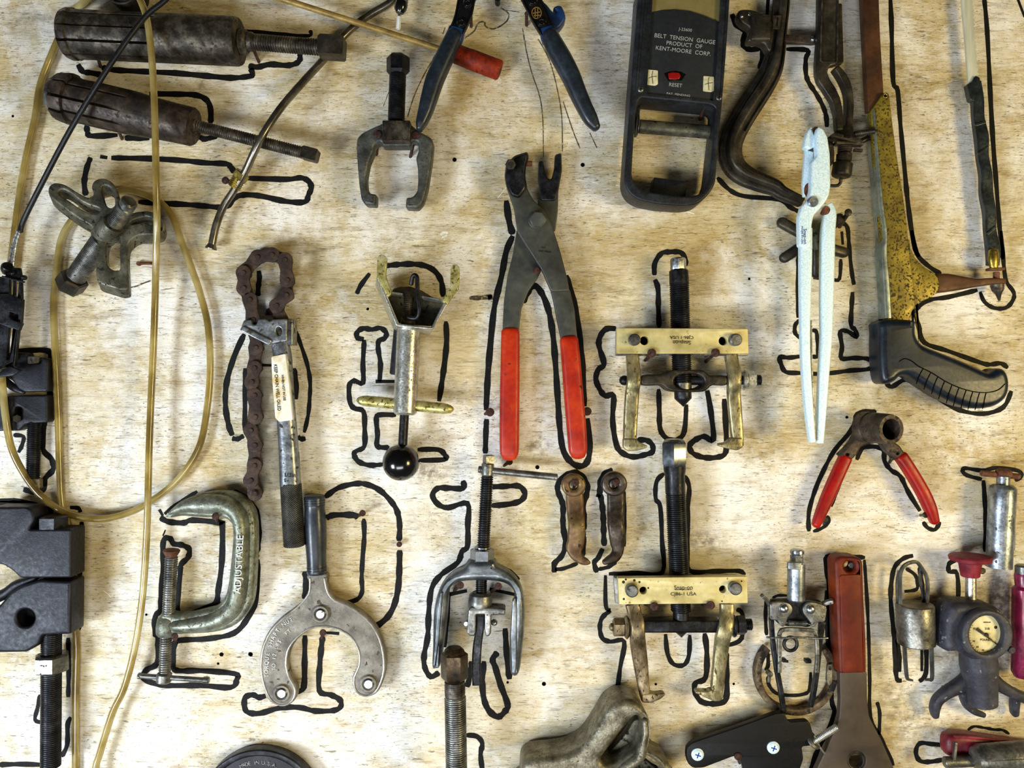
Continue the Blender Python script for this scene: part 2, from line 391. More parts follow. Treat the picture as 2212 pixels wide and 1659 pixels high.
M['clear_tip'] = mat('pale_clear_tip', ['c8ccc8', 'e4e8e4'], (.1, .2), 0, 60, bump=0, coat=.5)
M['bolt_brown'] = mat('dark_brown_hex', ['1c150c', '3a2c1a', '5a4a30'], (.3, .5), .6, 60, bump=.25)
M['gold_ear'] = mat('pitted_gold_plate', ['8a7e44', 'bcb26c', 'd8d09c'], (.3, .5), .6, 90, bump=.35, spots=('54480f', 260, .56, .3))
M['hex_steel'] = mat('worn_bright_hex', ['6c7074', '8c9094'], (.2, .3), .95, 40, bump=0)
M['dust_knob'] = mat('dusty_dark_plate', ['151318', '211f26', '302e36'], (.45, .6), .2, 60, bump=.2)

def amber():
    m = bpy.data.materials.new('amber_clear_hose'); m.use_nodes = True; nt = m.node_tree; N = nt.nodes; b = N['Principled BSDF']
    tc = N.new('ShaderNodeTexCoord'); no = N.new('ShaderNodeTexNoise'); no.inputs['Scale'].default_value = 22; no.inputs['Detail'].default_value = 5
    nt.links.new(tc.outputs['Object'], no.inputs['Vector']); cr = N.new('ShaderNodeValToRGB'); e = cr.color_ramp.elements
    e[0].position = .35; e[0].color = lin('7c6834'); e[1].position = .65; e[1].color = lin('d6c88c')
    x = e.new(.5); x.color = lin('b09a54')
    nt.links.new(no.outputs['Fac'], cr.inputs[0]); nt.links.new(cr.outputs[0], b.inputs['Base Color'])
    b.inputs['Roughness'].default_value = .16; b.inputs['Transmission Weight'].default_value = .55; b.inputs['IOR'].default_value = 1.35
    b.inputs['Coat Weight'].default_value = .6; b.inputs['Coat Roughness'].default_value = .1
    b.inputs['Subsurface Weight'].default_value = .2; b.inputs['Subsurface Radius'].default_value = (.01, .006, .001); b.inputs['Subsurface Scale'].default_value = .4
    return m
M['amber'] = amber()

def marker_mat():
    return mat('black_marker_ink', ['060605', '0c0b09', '17150f'], (.6, .8), 0, 140, bump=.25, spots=('4a4434', 420, .7, 0), spec=.25)
M['marker'] = marker_mat()
M['marker_faint'] = mat('faded_marker_ink', ['2a251a', '4a4230', '6c6248'], (.7, .85), 0, 200, bump=.2, spots=('9a8c68', 260, .56, 0))

# stains: (x, y, rx, ry, strength) in board units, brown or ochre, plus painted glow from the hose
STAINS_GLOW_O = [(1010, 200, 300, 190, .5), (1480, 480, 260, 110, .4), (1640, 330, 110, 130, .5), (560, 120, 220, 60, .4), (2080, 260, 110, 260, .3), (60, 160, 90, 160, .35), (900, 420, 190, 90, .45), (2000, 560, 60, 120, .3), (700, 760, 90, 110, .35), (1240, 660, 90, 100, .3), (60, 520, 80, 90, .3), (1330, 560, 160, 60, .4), (300, 60, 320, 60, .35), (1850, 420, 130, 260, .35), (560, 1540, 200, 50, .15),
            (225, 1230, 46, 130, .8), (1020, 250, 60, 45, .5), (1050, 1120, 36, 90, .8), (1135, 1330, 26, 110, 1.), (130, 880, 40, 90, .6), (700, 620, 60, 90, .4),  # first entry paints the yellow glow thrown through the hose
            (990, 720, 45, 120, .55), (1540, 590, 50, 60, .6), (1610, 950, 40, 40, .3), (1640, 1290, 50, 50, .6), (660, 190, 60, 60, .5), (180, 620, 40, 24, .6), (1395, 1085, 24, 60, .6),
            (1990, 940, 40, 40, .4), (2080, 1320, 60, 90, .5), (930, 1150, 80, 40, .2), (760, 1150, 60, 110, .35), (1500, 1090, 50, 60, .5), (720, 340, 90, 60, .4), (1290, 330, 70, 70, .35), (820, 440, 80, 50, .4), (400, 80, 260, 60, .35)]
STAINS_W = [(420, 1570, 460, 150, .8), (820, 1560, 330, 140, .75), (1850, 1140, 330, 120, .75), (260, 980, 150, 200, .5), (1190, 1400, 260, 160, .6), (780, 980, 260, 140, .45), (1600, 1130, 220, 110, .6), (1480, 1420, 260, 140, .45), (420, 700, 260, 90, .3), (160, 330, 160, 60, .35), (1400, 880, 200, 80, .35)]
STAINS_B = [(920, 1020, 40, 26, .9), (1160, 960, 26, 30, .8), (430, 185, 16, 10, 1.), (1130, 1590, 50, 20, .25), (1520, 1170, 46, 30, .8), (2120, 1400, 130, 110, .7), (1960, 1560, 70, 60, .6), (2160, 1290, 60, 90, .9),
            (1740, 240, 40, 24, .5), (700, 500, 20, 30, .3), (560, 395, 60, 14, .5), (210, 370, 40, 16, .5), (80, 40, 60, 40, .5), (1930, 1500, 50, 50, .5), (2080, 1610, 90, 40, .5), (1230, 1080, 14, 10, .7), (1370, 1050, 30, 20, .5), (640, 1120, 20, 40, .2)]
def wood():
    m = bpy.data.materials.new('weathered_plywood'); m.use_nodes = True; nt = m.node_tree; N = nt.nodes; L = nt.links.new; b = N['Principled BSDF']
    tc = N.new('ShaderNodeTexCoord')
    def mapping(sc):
        q = N.new('ShaderNodeMapping'); q.inputs['Scale'].default_value = sc; L(tc.outputs['Object'], q.inputs['Vector']); return q.outputs[0]
    def noise(vec, sc, det=6, ro=.6, dist=0):
        q = N.new('ShaderNodeTexNoise'); q.inputs['Scale'].default_value = sc; q.inputs['Detail'].default_value = det; q.inputs['Roughness'].default_value = ro
        q.inputs['Distortion'].default_value = dist; L(vec, q.inputs['Vector']); return q.outputs['Fac']
    def rng(v, a, c, x=0, y=1):
        q = N.new('ShaderNodeMapRange'); q.inputs[1].default_value = a; q.inputs[2].default_value = c; q.inputs[3].default_value = x; q.inputs[4].default_value = y
        L(v, q.inputs[0]); return q.outputs[0]
    def math_(op, a, c):
        q = N.new('ShaderNodeMath'); q.operation = op
        for i, v in ((0, a), (1, c)):
            if isinstance(v, (int, float)): q.inputs[i].default_value = v
            else: L(v, q.inputs[i])
        return q.outputs[0]
    def mix(f, a, c, mode='MIX'):
        q = N.new('ShaderNodeMix'); q.data_type = 'RGBA'; q.blend_type = mode
        L(f, q.inputs[0]) if not isinstance(f, (int, float)) else setattr(q.inputs[0], 'default_value', f)
        for i, v in ((6, a), (7, c)):
            if isinstance(v, str): q.inputs[i].default_value = lin(v)
            else: L(v, q.inputs[i])
        return q.outputs[2]
    iso = mapping((1, 1, 1)); gr = mapping((1, 1, 7)); gr2 = mapping((1, 1, 3))
    big = noise(iso, 5, 5, .6); med = noise(gr2, 22, 7, .65, .4); grain = noise(gr, 26, 9, .7, .6); fineg = noise(gr, 90, 5, .7)
    cr = N.new('ShaderNodeValToRGB'); el = cr.color_ramp.elements
    el[0].position = .3; el[0].color = lin('a8905c'); el[1].position = .7; el[1].color = lin('f0ead8')
    e = el.new(.48); e.color = lin('d4c59c')
    mm = math_('ADD', math_('MULTIPLY', big, .45), math_('MULTIPLY', med, .55)); L(mm, cr.inputs[0]); c = cr.outputs[0]
    # ochre tint in wandering patches
    c = mix(math_('MULTIPLY', rng(noise(gr2, 6, 6, .65, .8), .45, .6), .5), c, 'b09042')
    c = mix(math_('MULTIPLY', rng(noise(mapping((1, 1, 2)), 13, 7, .7, .6), .53, .66), .6), c, '85703a')
    # worn pale areas
    c = mix(math_('MULTIPLY', rng(noise(iso, 7, 7, .72, .3), .47, .6), .8), c, 'f8f5ee')
    # grain streaks
    c = mix(math_('MULTIPLY', rng(grain, .52, .62), .42), c, '80693c')
    c = mix(math_('MULTIPLY', rng(fineg, .5, .35), .4), c, 'faf6ec')
    sep = N.new('ShaderNodeSeparateXYZ'); L(tc.outputs['Object'], sep.inputs[0])
    def stains(lst):
        tot = None
        wob = math_('MULTIPLY', math_('SUBTRACT', noise(iso, 30, 6, .7), .5), 2.6)
        for (x, y, rx, ry, s) in lst:
            p = W(x, y)
            q = N.new('ShaderNodeMapping'); q.vector_type = 'POINT'
            L(tc.outputs['Object'], q.inputs['Vector']); sx, sz = 1/(rx*S), 1/(ry*S)
            q.inputs['Scale'].default_value = (sx, 0, sz); q.inputs['Location'].default_value = (-p.x*sx, 0, -(p.z-ZC)*sz)
            ln = N.new('ShaderNodeVectorMath'); ln.operation = 'LENGTH'; L(q.outputs[0], ln.inputs[0])
            v = rng(math_('ADD', ln.outputs['Value'], wob), 1.3, .1, 0, s)
            tot = v if tot is None else math_('MAXIMUM', tot, v)
        return tot
    c = mix(math_('MULTIPLY', stains(STAINS_GLOW_O), .78), c, '9c8030')
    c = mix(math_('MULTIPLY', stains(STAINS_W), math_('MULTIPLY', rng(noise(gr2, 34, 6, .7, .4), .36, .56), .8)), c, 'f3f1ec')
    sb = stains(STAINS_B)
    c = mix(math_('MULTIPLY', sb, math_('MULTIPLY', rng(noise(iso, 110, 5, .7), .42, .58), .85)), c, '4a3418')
    # short dark fissures and pits along the grain
    fis = noise(gr, 55, 4, .6, .8); gate = rng(noise(iso, 16, 4, .6), .35, .58)
    c = mix(math_('MULTIPLY', math_('MULTIPLY', rng(fis, .62, .68), gate), .7), c, '5e4a2a')
    fis2 = noise(mapping((1, 1, 5)), 150, 4, .6, .6); gate2 = rng(noise(iso, 12, 5, .65), .38, .56)
    c = mix(math_('MULTIPLY', math_('MULTIPLY', rng(fis2, .585, .65), gate2), .8), c, '4c3c20')
    pit = noise(mapping((1, 1, 2)), 330, 3, .6, .3); pgate = rng(noise(iso, 10, 5, .7), .42, .58, .15, 1)
    c = mix(math_('MULTIPLY', math_('MULTIPLY', rng(pit, .62, .67), pgate), .8), c, '40321a')
    L(c, b.inputs['Base Color']); b.inputs['Roughness'].default_value = .62; b.inputs['Specular IOR Level'].default_value = .3
    bp = N.new('ShaderNodeBump'); bp.inputs['Strength'].default_value = .7; bp.inputs['Distance'].default_value = .0011
    h = math_('SUBTRACT', math_('ADD', math_('MULTIPLY', grain, .8), math_('MULTIPLY', fis2, -.6)), math_('MULTIPLY', rng(fis, .62, .7), .5))
    L(h, bp.inputs['Height']); L(bp.outputs[0], b.inputs['Normal'])
    return m
M['wood'] = wood()
# ---------------------------------------------------------------- the board, its drawn outlines, its nail holes
def build_wall():
    org = Vector((0, 0, ZC)); me = bpy.data.meshes.new('wall_back'); bm = bmesh.new()
    x, z, t = .95, .72, .018
    vs = [bm.verts.new(p) for p in [(-x, 0, -z), (x, 0, -z), (x, 0, z), (-x, 0, z), (-x, t, -z), (x, t, -z), (x, t, z), (-x, t, z)]]
    for f in [(0, 1, 2, 3), (7, 6, 5, 4), (4, 5, 1, 0), (3, 2, 6, 7), (5, 6, 2, 1), (4, 0, 3, 7)]: bm.faces.new([vs[i] for i in f])
    bmesh.ops.recalc_face_normals(bm, faces=bm.faces); bm.to_mesh(me); bm.free(); me.materials.append(M['wood'])
    o = bpy.data.objects.new('wall_back', me); COL.objects.link(o); o.location = org; o['kind'] = 'structure'; ORG[o.name] = org
    return o
wall = build_wall()
rr = random.Random(3)
def line(fr, pts, w=11, faint=False, d=.5):
    w = w*1.1 if w > 6 else w
    P = crom(fr(*pts), 4); V = []; F = []; k = S
    L = len(P); ph = rr.random()*9
    for i, p in enumerate(P):
        a = P[max(i-1, 0)]; b = P[min(i+1, L-1)]; dx, dy = b[0]-a[0], b[1]-a[1]; q = math.hypot(dx, dy) or 1
        nx, ny = -dy/q, dx/q; ww = w/2*(1 + .12*math.sin(i*1.7+ph) + .08*rr.uniform(-1, 1)); 
        if i in (0, L-1): ww *= .65
        for sg in (-1, 1):
            c = W(p[0]+nx*ww*sg, p[1]+ny*ww*sg, 0); V.append(Vector((c.x, -d*S, c.z)))
    for i in range(L-1): F.append((2*i, 2*i+1, 2*i+3, 2*i+2))
    n = len(V); V += [Vector((v.x, -.02*S, v.z)) for v in V]                    # the ink has a sliver of body
    for i in range(L-1):
        F.append((n+2*i, 2*i, 2*i+2, n+2*i+2)); F.append((2*i+1, n+2*i+1, n+2*i+3, 2*i+3))
    F.append((0, n, n+1, 1)); F.append((2*L-2, 2*L-1, n+2*L-1, n+2*L-2))
    return V, F
def outline(*gs, faint=False):
    o = part(wall, 'marker_outline', M['marker_faint' if faint else 'marker'], *gs, sharp=80); return o

outline(line(fA, [(490,405),(520,450),(570,458),(640,472)]), line(fA, [(640,425),(720,440),(900,450),(1100,460),(1300,478),(1450,490),(1550,483),(1588,470),(1575,430)]),
        line(fA, [(1562,415),(1620,422),(1700,405),(1800,412),(1860,400),(1885,375),(1885,340)]), line(fA, [(1490,190),(1650,203),(1800,218),(1945,225),(1950,190)], 7))
outline(line(fA, [(940,590),(1100,592),(1230,598),(1300,630),(1325,690),(1325,775)]), line(fA, [(545,785),(550,830),(575,855),(740,850)]), line(fA, [(785,868),(860,870),(940,868)]),
        line(fA, [(1255,860),(1290,875),(1370,850)]))
outline(line(fA, [(570,990),(545,1060),(530,1150),(540,1230)]), line(fA, [(630,985),(675,992)]), line(fA, [(700,993),(950,998),(1150,1010),(1300,1025),(1420,1030),(1450,1050),(1475,1085)]),
        line(fA, [(1545,1120),(1800,1128),(1890,1118),(1940,1140),(1957,1180),(1940,1225),(1915,1270),(1800,1267),(1650,1235),(1550,1225),(1480,1240),(1440,1290),(1400,1305)]),
        line(fA, [(870,1270),(1010,1278),(1200,1288),(1350,1302),(1420,1310)]))
outline(line(fG, [(165,235),(175,310),(190,365)], 13), line(fG, [(190,370),(165,430),(148,520),(120,640),(105,780),(95,900),(88,1035)], 12), line(fG, [(90,1068),(87,1130),(85,1200)], 11))
outline(line(fG, [(230,625),(245,590),(270,560),(298,585),(325,650),(342,740),(352,850),(362,1000),(370,1110),(385,1195),(425,1242),(465,1242),(483,1190),(475,1065)], 12), line(fG, [(395,520),(425,620),(445,740),(458,870),(465,1020)], 10))
outline(line(fG, [(25,607),(70,606),(112,600)], 9), line(fG, [(95,606),(113,603)], 14), faint=True)
outline(line(fD, [(208,525),(160,630),(125,740),(112,820),(113,910),(130,1000),(148,1045)], 11), line(fD, [(145,1060),(175,1062),(205,1045)], 10), line(fD, [(213,700),(212,850),(210,1020)], 10),
        line(fD, [(450,465),(490,560),(530,680),(545,770),(543,850),(535,940),(515,1030)], 8), line(fD, [(480,1052),(500,1062),(522,1060)], 10), line(fD, [(295,684),(350,686)], 9), line(fD, [(462,700),(474,780),(472,860)], 10),
        line(fU, [(440,350),(450,450),(435,580),(430,700)], 10))
outline(line(fD, [(783,320),(805,275),(850,215)], 9), line(fD, [(930,177),(990,170),(1060,167),(1130,175),(1185,205),(1218,260),(1226,335)], 11), line(fD, [(1240,460),(1244,560),(1235,660),(1220,770),(1205,870)], 11))
outline(line(fD, [(820,552),(788,545),(785,518),(815,497),(860,502),(905,495),(935,520),(925,548),(897,560),(893,600),(905,680),(900,768)], 10), line(fD, [(880,768),(985,768)], 10),
        line(fD, [(822,555),(815,680),(815,775),(770,765),(745,790),(748,870),(770,905),(818,922),(824,1010),(822,1100),(780,1125),(770,1145),(795,1180),(850,1197),(915,1193)], 10),
        line(fD, [(985,940),(895,940),(884,970),(890,1040),(886,1095),(905,1105),(950,1107)], 10), line(fD, [(1095,1117),(1200,1117),(1235,1145),(1232,1168),(1100,1172)], 10))
outline(line(fE, [(488,92),(560,40),(650,15),(720,15),(800,48),(870,115),(908,180),(920,260),(916,345)], 11), line(fE, [(920,398),(918,500),(912,610),(890,710),(850,785),(785,840)], 12),
        line(fE, [(495,212),(540,195),(650,195),(680,210)], 12), line(fE, [(712,215),(715,320),(705,450),(700,560),(702,640),(670,685),(590,705)], 9))
outline(line(fE, [(372,890),(370,1050),(365,1190),(325,1218)], 11), line(fE, [(475,895),(468,950),(458,1060),(455,1210),(520,1235),(572,1262),(580,1300),(540,1325),(430,1328),(340,1308),(230,1310),(110,1342),(40,1335),(22,1300),(27,1250),(70,1235),(105,1250),(145,1240)], 11),
        line(fE, [(372,520),(378,600),(370,680)], 12), line(fE, [(495,875),(570,880)], 9))
outline(line(fE, [(1285,-5),(1288,40),(1200,38),(1140,40),(1110,80),(1140,130),(1200,152),(1312,128),(1314,250),(1312,375),(1280,405),(1255,470),(1160,540),(1105,620),(1088,760),(1082,900),(1062,1000),(1065,1075),(1100,1130),(1148,1105)], 11),
        line(fE, [(1440,32),(1540,28),(1612,28),(1645,70),(1620,112),(1550,132),(1445,140)], 11), line(fE, [(1310,1190),(1330,1110),(1335,1040)], 11),
        line(fE, [(1408,1040),(1398,1150),(1408,1260),(1440,1330),(1490,1362),(1530,1330),(1545,1290),(1505,1180),(1475,1080),(1458,1030),(1488,988)], 12),
        line(fE, [(1200,655),(1310,632)], 12), line(fE, [(1440,622),(1590,655)], 10), line(fE, [(1530,850),(1540,1000),(1556,1145)], 12), line(fE, [(1480,482),(1560,520),(1610,570)], 8),
        line(fE, [(1205,640),(1195,800),(1180,960)], 8))
outline(line(fE, [(1305,1468),(1365,1475),(1398,1515),(1388,1580),(1400,1680)], 10))
outline(line(fZ2, [(1590,1060),(1600,900),(1585,760),(1620,640),(1640,520),(1580,390),(1480,340),(1370,380),(1285,470),(1275,570),(1315,670),(1340,760),(1338,900),(1342,1020),(1370,1230),(1320,1370),(1235,1460),(1235,1570)], 11),
        line(fZ2, [(1240,1530),(1350,1520),(1520,1455)], 8), line(fZ2, [(1595,1060),(1600,1200),(1585,1370)], 8))
outline(line(fZ2, [(1950,320),(1860,350),(1800,450),(1790,590),(1805,660),(1825,800),(1835,950),(1838,1100),(1845,1245)], 11), line(fZ2, [(1745,620),(1800,640)], 9),
        line(fZ2, [(1825,1275),(1770,1390),(1722,1450),(1755,1570)], 10), line(fZ2, [(1775,1530),(1900,1500),(1990,1440)], 8), line(fZ2, [(2085,560),(2095,760),(2095,1000),(2090,1250)], 7))
outline(line(fJ, [(510,215),(512,130),(560,58),(620,48),(695,50),(728,90),(735,150)], 10), line(fJ, [(512,245),(535,310),(538,450),(544,590)], 10), line(fJ, [(235,598),(165,600),(122,650),(112,720),(148,850),(108,890),(90,960),(122,1040),(160,1080),(217,1078),(210,1250),(237,1430),(285,1492),(360,1517),(440,1502),(495,1480),(493,1430),(450,1397),(385,1398)], 11),
        line(fJ, [(540,1030),(545,1180),(552,1320),(605,1388),(680,1390),(725,1330),(738,1140)], 10), line(fJ, [(888,1040),(915,1200),(932,1395),(865,1370),(795,1400),(762,1440),(785,1490),(860,1520),(955,1520),(1022,1480),(1022,1300),(1010,1100)], 11))
outline(line(fM, [(150,842),(320,837),(465,832),(462,650),(452,450),(425,400),(430,300),(475,252)], 9), line(fM, [(595,265),(622,330),(615,450),(612,700),(625,822),(760,827),(915,825),(945,850)], 9), line(fM, [(130,850),(132,1030),(160,1055)], 8),
        line(fM, [(160,1057),(110,1100),(97,1160),(112,1220),(160,1240),(240,1240),(215,1400),(200,1560),(232,1582)], 9), line(fM, [(483,1195),(495,1310),(530,1372),(590,1377),(620,1320),(625,1200)], 9),
        line(fM, [(712,1190),(725,1300),(718,1450),(660,1482),(655,1530),(690,1590),(760,1605),(822,1595),(842,1550),(842,1400),(838,1300)], 11), line(fM, [(850,1262),(930,1220),(935,1080),(900,1050)], 9))
outline(line(fZ1, [(325,470),(322,700),(322,990)], 8), line(fZ1, [(335,1010),(300,1050),(300,1120),(350,1158)], 8), line(fZ1, [(440,1097),(475,1105),(487,1200),(487,1305),(440,1312)], 8),
        line(fZ1, [(350,1310),(250,1322),(170,1318),(180,1370),(220,1440),(340,1450),(480,1457),(600,1450),(750,1430),(925,1412),(918,1338),(800,1325),(685,1327),(690,1230),(675,1105),(740,1105),(812,1150),(798,1090),(765,1050),(770,900),(778,775)], 9),
        line(fZ1, [(790,715),(770,600),(750,400),(735,240),(700,205)], 8), line(fZ1, [(688,270),(697,380)], 8), line(fZ1, [(680,500),(668,665),(610,668)], 7), line(fZ1, [(450,660),(500,668)], 6))
outline(line(fS, [(162,120),(200,215),(272,262),(258,350),(270,400),(330,425),(420,412),(418,520),(395,590)], 11), line(fS, [(472,-20),(462,125)], 10), line(fS, [(625,420),(808,430),(792,500),(792,620),(815,700),(880,800),(935,900),(965,990),(972,1085)], 9),  # first stroke is outline plus the shadow beside it, both in ink colour
        line(fH, [(690,1060),(760,1132),(850,1172),(1060,1192),(1120,1235),(1185,1268)], 9))
outline(line(fI, [(365,-20),(373,180),(383,520),(412,580),(430,800),(458,1100),(480,1320),(515,1560),(548,1645)], 9), line(fL, [(590,-10),(635,190),(740,300),(840,362)], 9), line(fI, [(965,-20),(985,200),(1005,600),(1022,900),(1045,1200),(1068,1500),(1085,1660)], 9), line(fI, [(1175,-20),(1225,110)], 7))
outline(line(fL, [(1352,-5),(1372,250),(1395,420),(1460,520),(1450,592),(1390,652),(1290,652),(1210,600),(1172,515)], 8), line(fL, [(1150,500),(900,560),(740,585),(640,650),(625,705),(655,830),(700,950),(900,1020),(1180,1120),(1260,1135),(1350,1125),(1410,1165)], 9),
        line(fL, [(370,1290),(420,1325),(540,1265),(690,1340),(850,1445),(1000,1525),(1200,1555),(1370,1500),(1440,1360)], 9), line(fL, [(318,180),(330,500),(325,740),(312,830),(325,1000),(345,1270)], 8))
outline(line(fN, [(900,95),(850,88),(775,105),(735,210),(620,350),(540,500),(490,620),(452,760),(452,885)], 9), line(fN, [(480,885),(540,862),(585,820),(572,780)], 7), line(fN, [(770,410),(805,335),(880,322),(945,345),(955,420),(1000,480),(1060,520),(1110,620),(1190,750)], 9), line(fN, [(1210,820),(1240,860),(1290,872),(1322,820)], 8),
        line(fN, [(700,440),(660,560),(600,720)], 7))
outline(line(fN, [(1600,540),(1500,512),(1472,482),(1490,465),(1600,480),(1700,462),(1840,482),(1862,520),(1820,548)], 8), line(fN, [(1610,545),(1620,700),(1625,880),(1620,1020)], 9))
outline(line(fN, [(825,1058),(700,1050),(572,1052),(570,1150),(590,1300),(590,1659)], 9), line(fO, [(640,330),(650,700),(685,900),(680,1150),(700,1250),(640,1400),(560,1560),(520,1690)], 9), line(fO, [(925,100),(945,400),(958,700),(965,1000),(972,1280),(1060,1450),(1145,1640)], 7))
outline(line(fO, [(1290,70),(1220,90),(1155,150),(1130,250),(1122,400),(1140,600),(1150,700),(1158,900),(1170,995),(1205,1005)], 9), line(fO, [(1170,690),(1185,800),(1190,940)], 8), line(fO, [(1235,165),(1300,210),(1320,260),(1315,322),(1225,338)], 7), line(fO, [(1355,740),(1355,935)], 9), line(fO, [(1388,745),(1385,950),(1335,1012)], 9), line(fO, [(1340,150),(1352,260),(1368,360)], 9))
outline(line(fO, [(1610,105),(1560,130),(1560,190),(1618,205),(1625,400),(1575,430),(1565,520)], 9))
outline(line(fO, [(1530,1490),(1430,1480),(1340,1475),(1310,1540),(1340,1605),(1420,1612),(1520,1595)], 9), line(fO, [(1700,1375),(1745,1348),(1820,1358),(1900,1372),(1960,1375),(2010,1405)], 6), line(fO, [(1020,1165),(1040,1250),(1035,1410)], 7))
outline(line(fW, [(250,520),(300,495),(385,495)], 6), line(fW, [(205,1020),(210,1130),(185,1185)], 8), line(fW, [(235,1225),(205,1265),(230,1340),(290,1395),(400,1412),(520,1405),(590,1360),(600,1200)], 7), line(fW, [(190,520),(185,700),(195,860)], 7), line(fW, [(360,1100),(395,1100)], 8))
outline(line(fC, [(975,150),(953,112)], 8), line(fC, [(958,160),(1010,186),(1100,192),(1150,176),(1310,190),(1330,200),(1328,420),(1305,600),(1290,672),(1200,712),(1068,738),(1078,500),(1085,440),(1125,400),(1132,350),(1090,325),(1040,318),(1020,288),(988,285),(975,330),(977,450),(965,600),(960,710),(930,752),(928,850),(945,890),(940,1030),(880,1070),(852,1112),(890,1142),(1000,1165),(1200,1165),(1380,1177),(1417,1130),(1405,1095),(1200,1077),(1070,1077),(1035,1048),(1045,920),(1080,895),(1250,885),(1400,852),(1480,765),(1532,650),(1543,410)], 11),
        line(fC, [(985,140),(1050,88),(1180,5)], 8), line(fC, [(1395,5),(1470,45),(1530,120),(1548,250),(1538,370)], 12), line(fC, [(975,270),(990,235)], 5))
outline(line(fC, [(490,185),(487,300),(483,400)], 9), line(fC, [(480,440),(478,520),(480,600)], 9), line(fC, [(478,640),(480,705)], 9), line(fC, [(488,760),(482,800),(465,835)], 8), line(fC, [(408,880),(412,1050),(408,1235)], 9), line(fC, [(425,1355),(405,1400),(402,1520),(368,1592)], 9),
        line(fC, [(240,1220),(225,1300),(210,1370),(250,1387)], 8), line(fC, [(-10,1640),(120,1636),(260,1640)], 10), line(fC, [(-10,75),(80,72),(160,78),(240,120),(320,128)], 9), line(fC, [(420,100),(470,105),(482,130)], 8))
outline(line(fB, [(75,608),(180,600),(290,605),(305,680),(300,800),(296,890),(262,1060),(258,1190),(308,1250),(318,1310),(270,1365),(262,1425),(215,1445),(140,1430)], 11), line(fB, [(80,1105),(140,1115),(130,1170),(110,1210)], 8), line(fB, [(-10,1495),(120,1500),(240,1530),(310,1560)], 9))
# thin pencil tracing between and beside the crimping pliers
outline(line(fF, [(1270,180),(1295,330),(1330,470),(1380,620),(1400,770),(1404,1010)], 2.2), line(fF, [(1370,250),(1440,380),(1490,560),(1520,740),(1526,970)], 2.2), line(fF, [(1530,650),(1590,830),(1638,950)], 2.2), line(fF, [(1700,850),(1745,945)], 2.5),
        line(fF, [(1130,50),(1180,90),(1165,140),(1090,185),(1035,170),(1025,140),(985,150),(960,200),(900,245)], 3), line(fF, [(775,175),(760,220)], 3), line(fF, [(720,340),(640,480),(575,620),(535,750)], 2.2), line(fF, [(380,680),(440,520)], 2), line(fF, [(1165,65),(1250,80)], 2), faint=True)
outline(line(fZ3, [(1140,1440),(1230,1420),(1300,1390),(1410,1350)], 3), faint=True)
M['fleck'] = mat('white_paint_fleck', ['d8d4c4', 'f2f0e8'], (.6, .7), 0, 200, bump=.1)
part(wall, 'paint_fleck', M['fleck'], line(fP, [(952,508),(958,502),(968,503)], 5), line(fP, [(954,514),(962,510),(966,508)], 4), line(fP, [(958,518),(962,516)], 3), sharp=80)
part(wall, 'scratch', M['fleck'], line(fP, [(1243,388),(1262,390),(1292,395)], 2.4), line(fP, [(1330,400),(1350,404)], 2), line(fP, [(1478,455),(1500,462)], 2.5), line(fP, [(1075,428),(1098,400)], 2.5), line(fC, [(615,595),(650,620),(662,640)], 1.6), line(fB, [(1015,455),(1025,430)], 3), sharp=80)
HOLES = [fF.p((835,1022)), fF.p((1655,1055)), fE.p((55,1000)), fC.p((1325,980)), fC.p((1500,980)), fC.p((1305,1035)), fZ2.p((1025,280)), fJ.p((1190,240)), fE.p((1545,1163)), fE.p((1755,1175)), fQ.p((1330,388)), fQ.p((1995,385)),
         fQ.p((375,385)), fD.p((840,396)), fV.p((97,952)), fA.p((80,730)), fA.p((385,87)), fC.p((875,742)), fK.p((420,1440)), fN.p((705,128)), fL.p((35,1585))]
for i, h in enumerate(HOLES):
    r = 4.6 if i in (0, 1, 2, 3, 4, 6, 12) else 2.8
    part(wall, 'nail_hole', M['blackhole'], disc(h[0], h[1], r, .02, .45, 12))
# ---------------------------------------------------------------- nails
def nail(hx, hy, hd, bx, by, label, r=9.5, sr=3.4, m='nail', bd=-6):
    V1 = rod((bx, by, bd), (hx, hy, hd-2), sr, 12)
    A, B = W(bx, by, 0), W(hx, hy, hd); T = (B-A).normalized()
    solo('nail', M[m], label, 'nail', bx, by, V1, disc(hx, hy, r, hd-2.5, hd, 16, .2), group='rusty nails holding up the tools')
def nf(fr, h, hd, b, label, **k):
    p = fr.p(h); q = fr.p(b); nail(p[0], p[1], hd, q[0], q[1], label, **k)
nf(fA, (598,318), 50, (638,432), 'rusty nail under the left end of the big slotted steel barrel', r=6)
nf(fA, (1580,278), 62, (1632,400), 'rusty nail hooked under the thick threaded rod of the big slotted barrel')
nf(fA, (720,770), 64, (772,882), 'rusty nail propping up the tapered slotted barrel at its middle')
nf(fA, (1214,803), 60, (1242,885), 'rusty nail at the narrow end of the tapered slotted barrel')
nf(fA, (1415,1133), 45, (1450,1140), 'dark nail left of the brass fitting on the bent pipe', r=8)
nf(fF, (940,82), 45, (942,180), 'rusty nail against the left arm of the blue handled crimping pliers', r=4.5)
nf(fF, (1296,85), 45, (1296,172), 'rusty nail against the right arm of the blue handled crimping pliers', r=4.5)
nf(fF, (342,860), 60, (336,1000), 'rusty nail under the left shoulder of the two-jaw puller below the hex bolt', r=9)
nf(fF, (586,864), 60, (550,1015), 'rusty nail under the right shoulder of the two-jaw puller below the hex bolt', r=9)
nf(fG, (280,503), 52, (262,530), 'rusty nail in the crotch of the red handled hose clamp pliers', r=8)
nf(fG, (103,1042), 28, (82,1050), 'rusty nail left of the left red grip, breaking the drawn line')
nf(fG, (474,1039), 30, (462,1052), 'rusty nail touching the right edge of the right red grip')
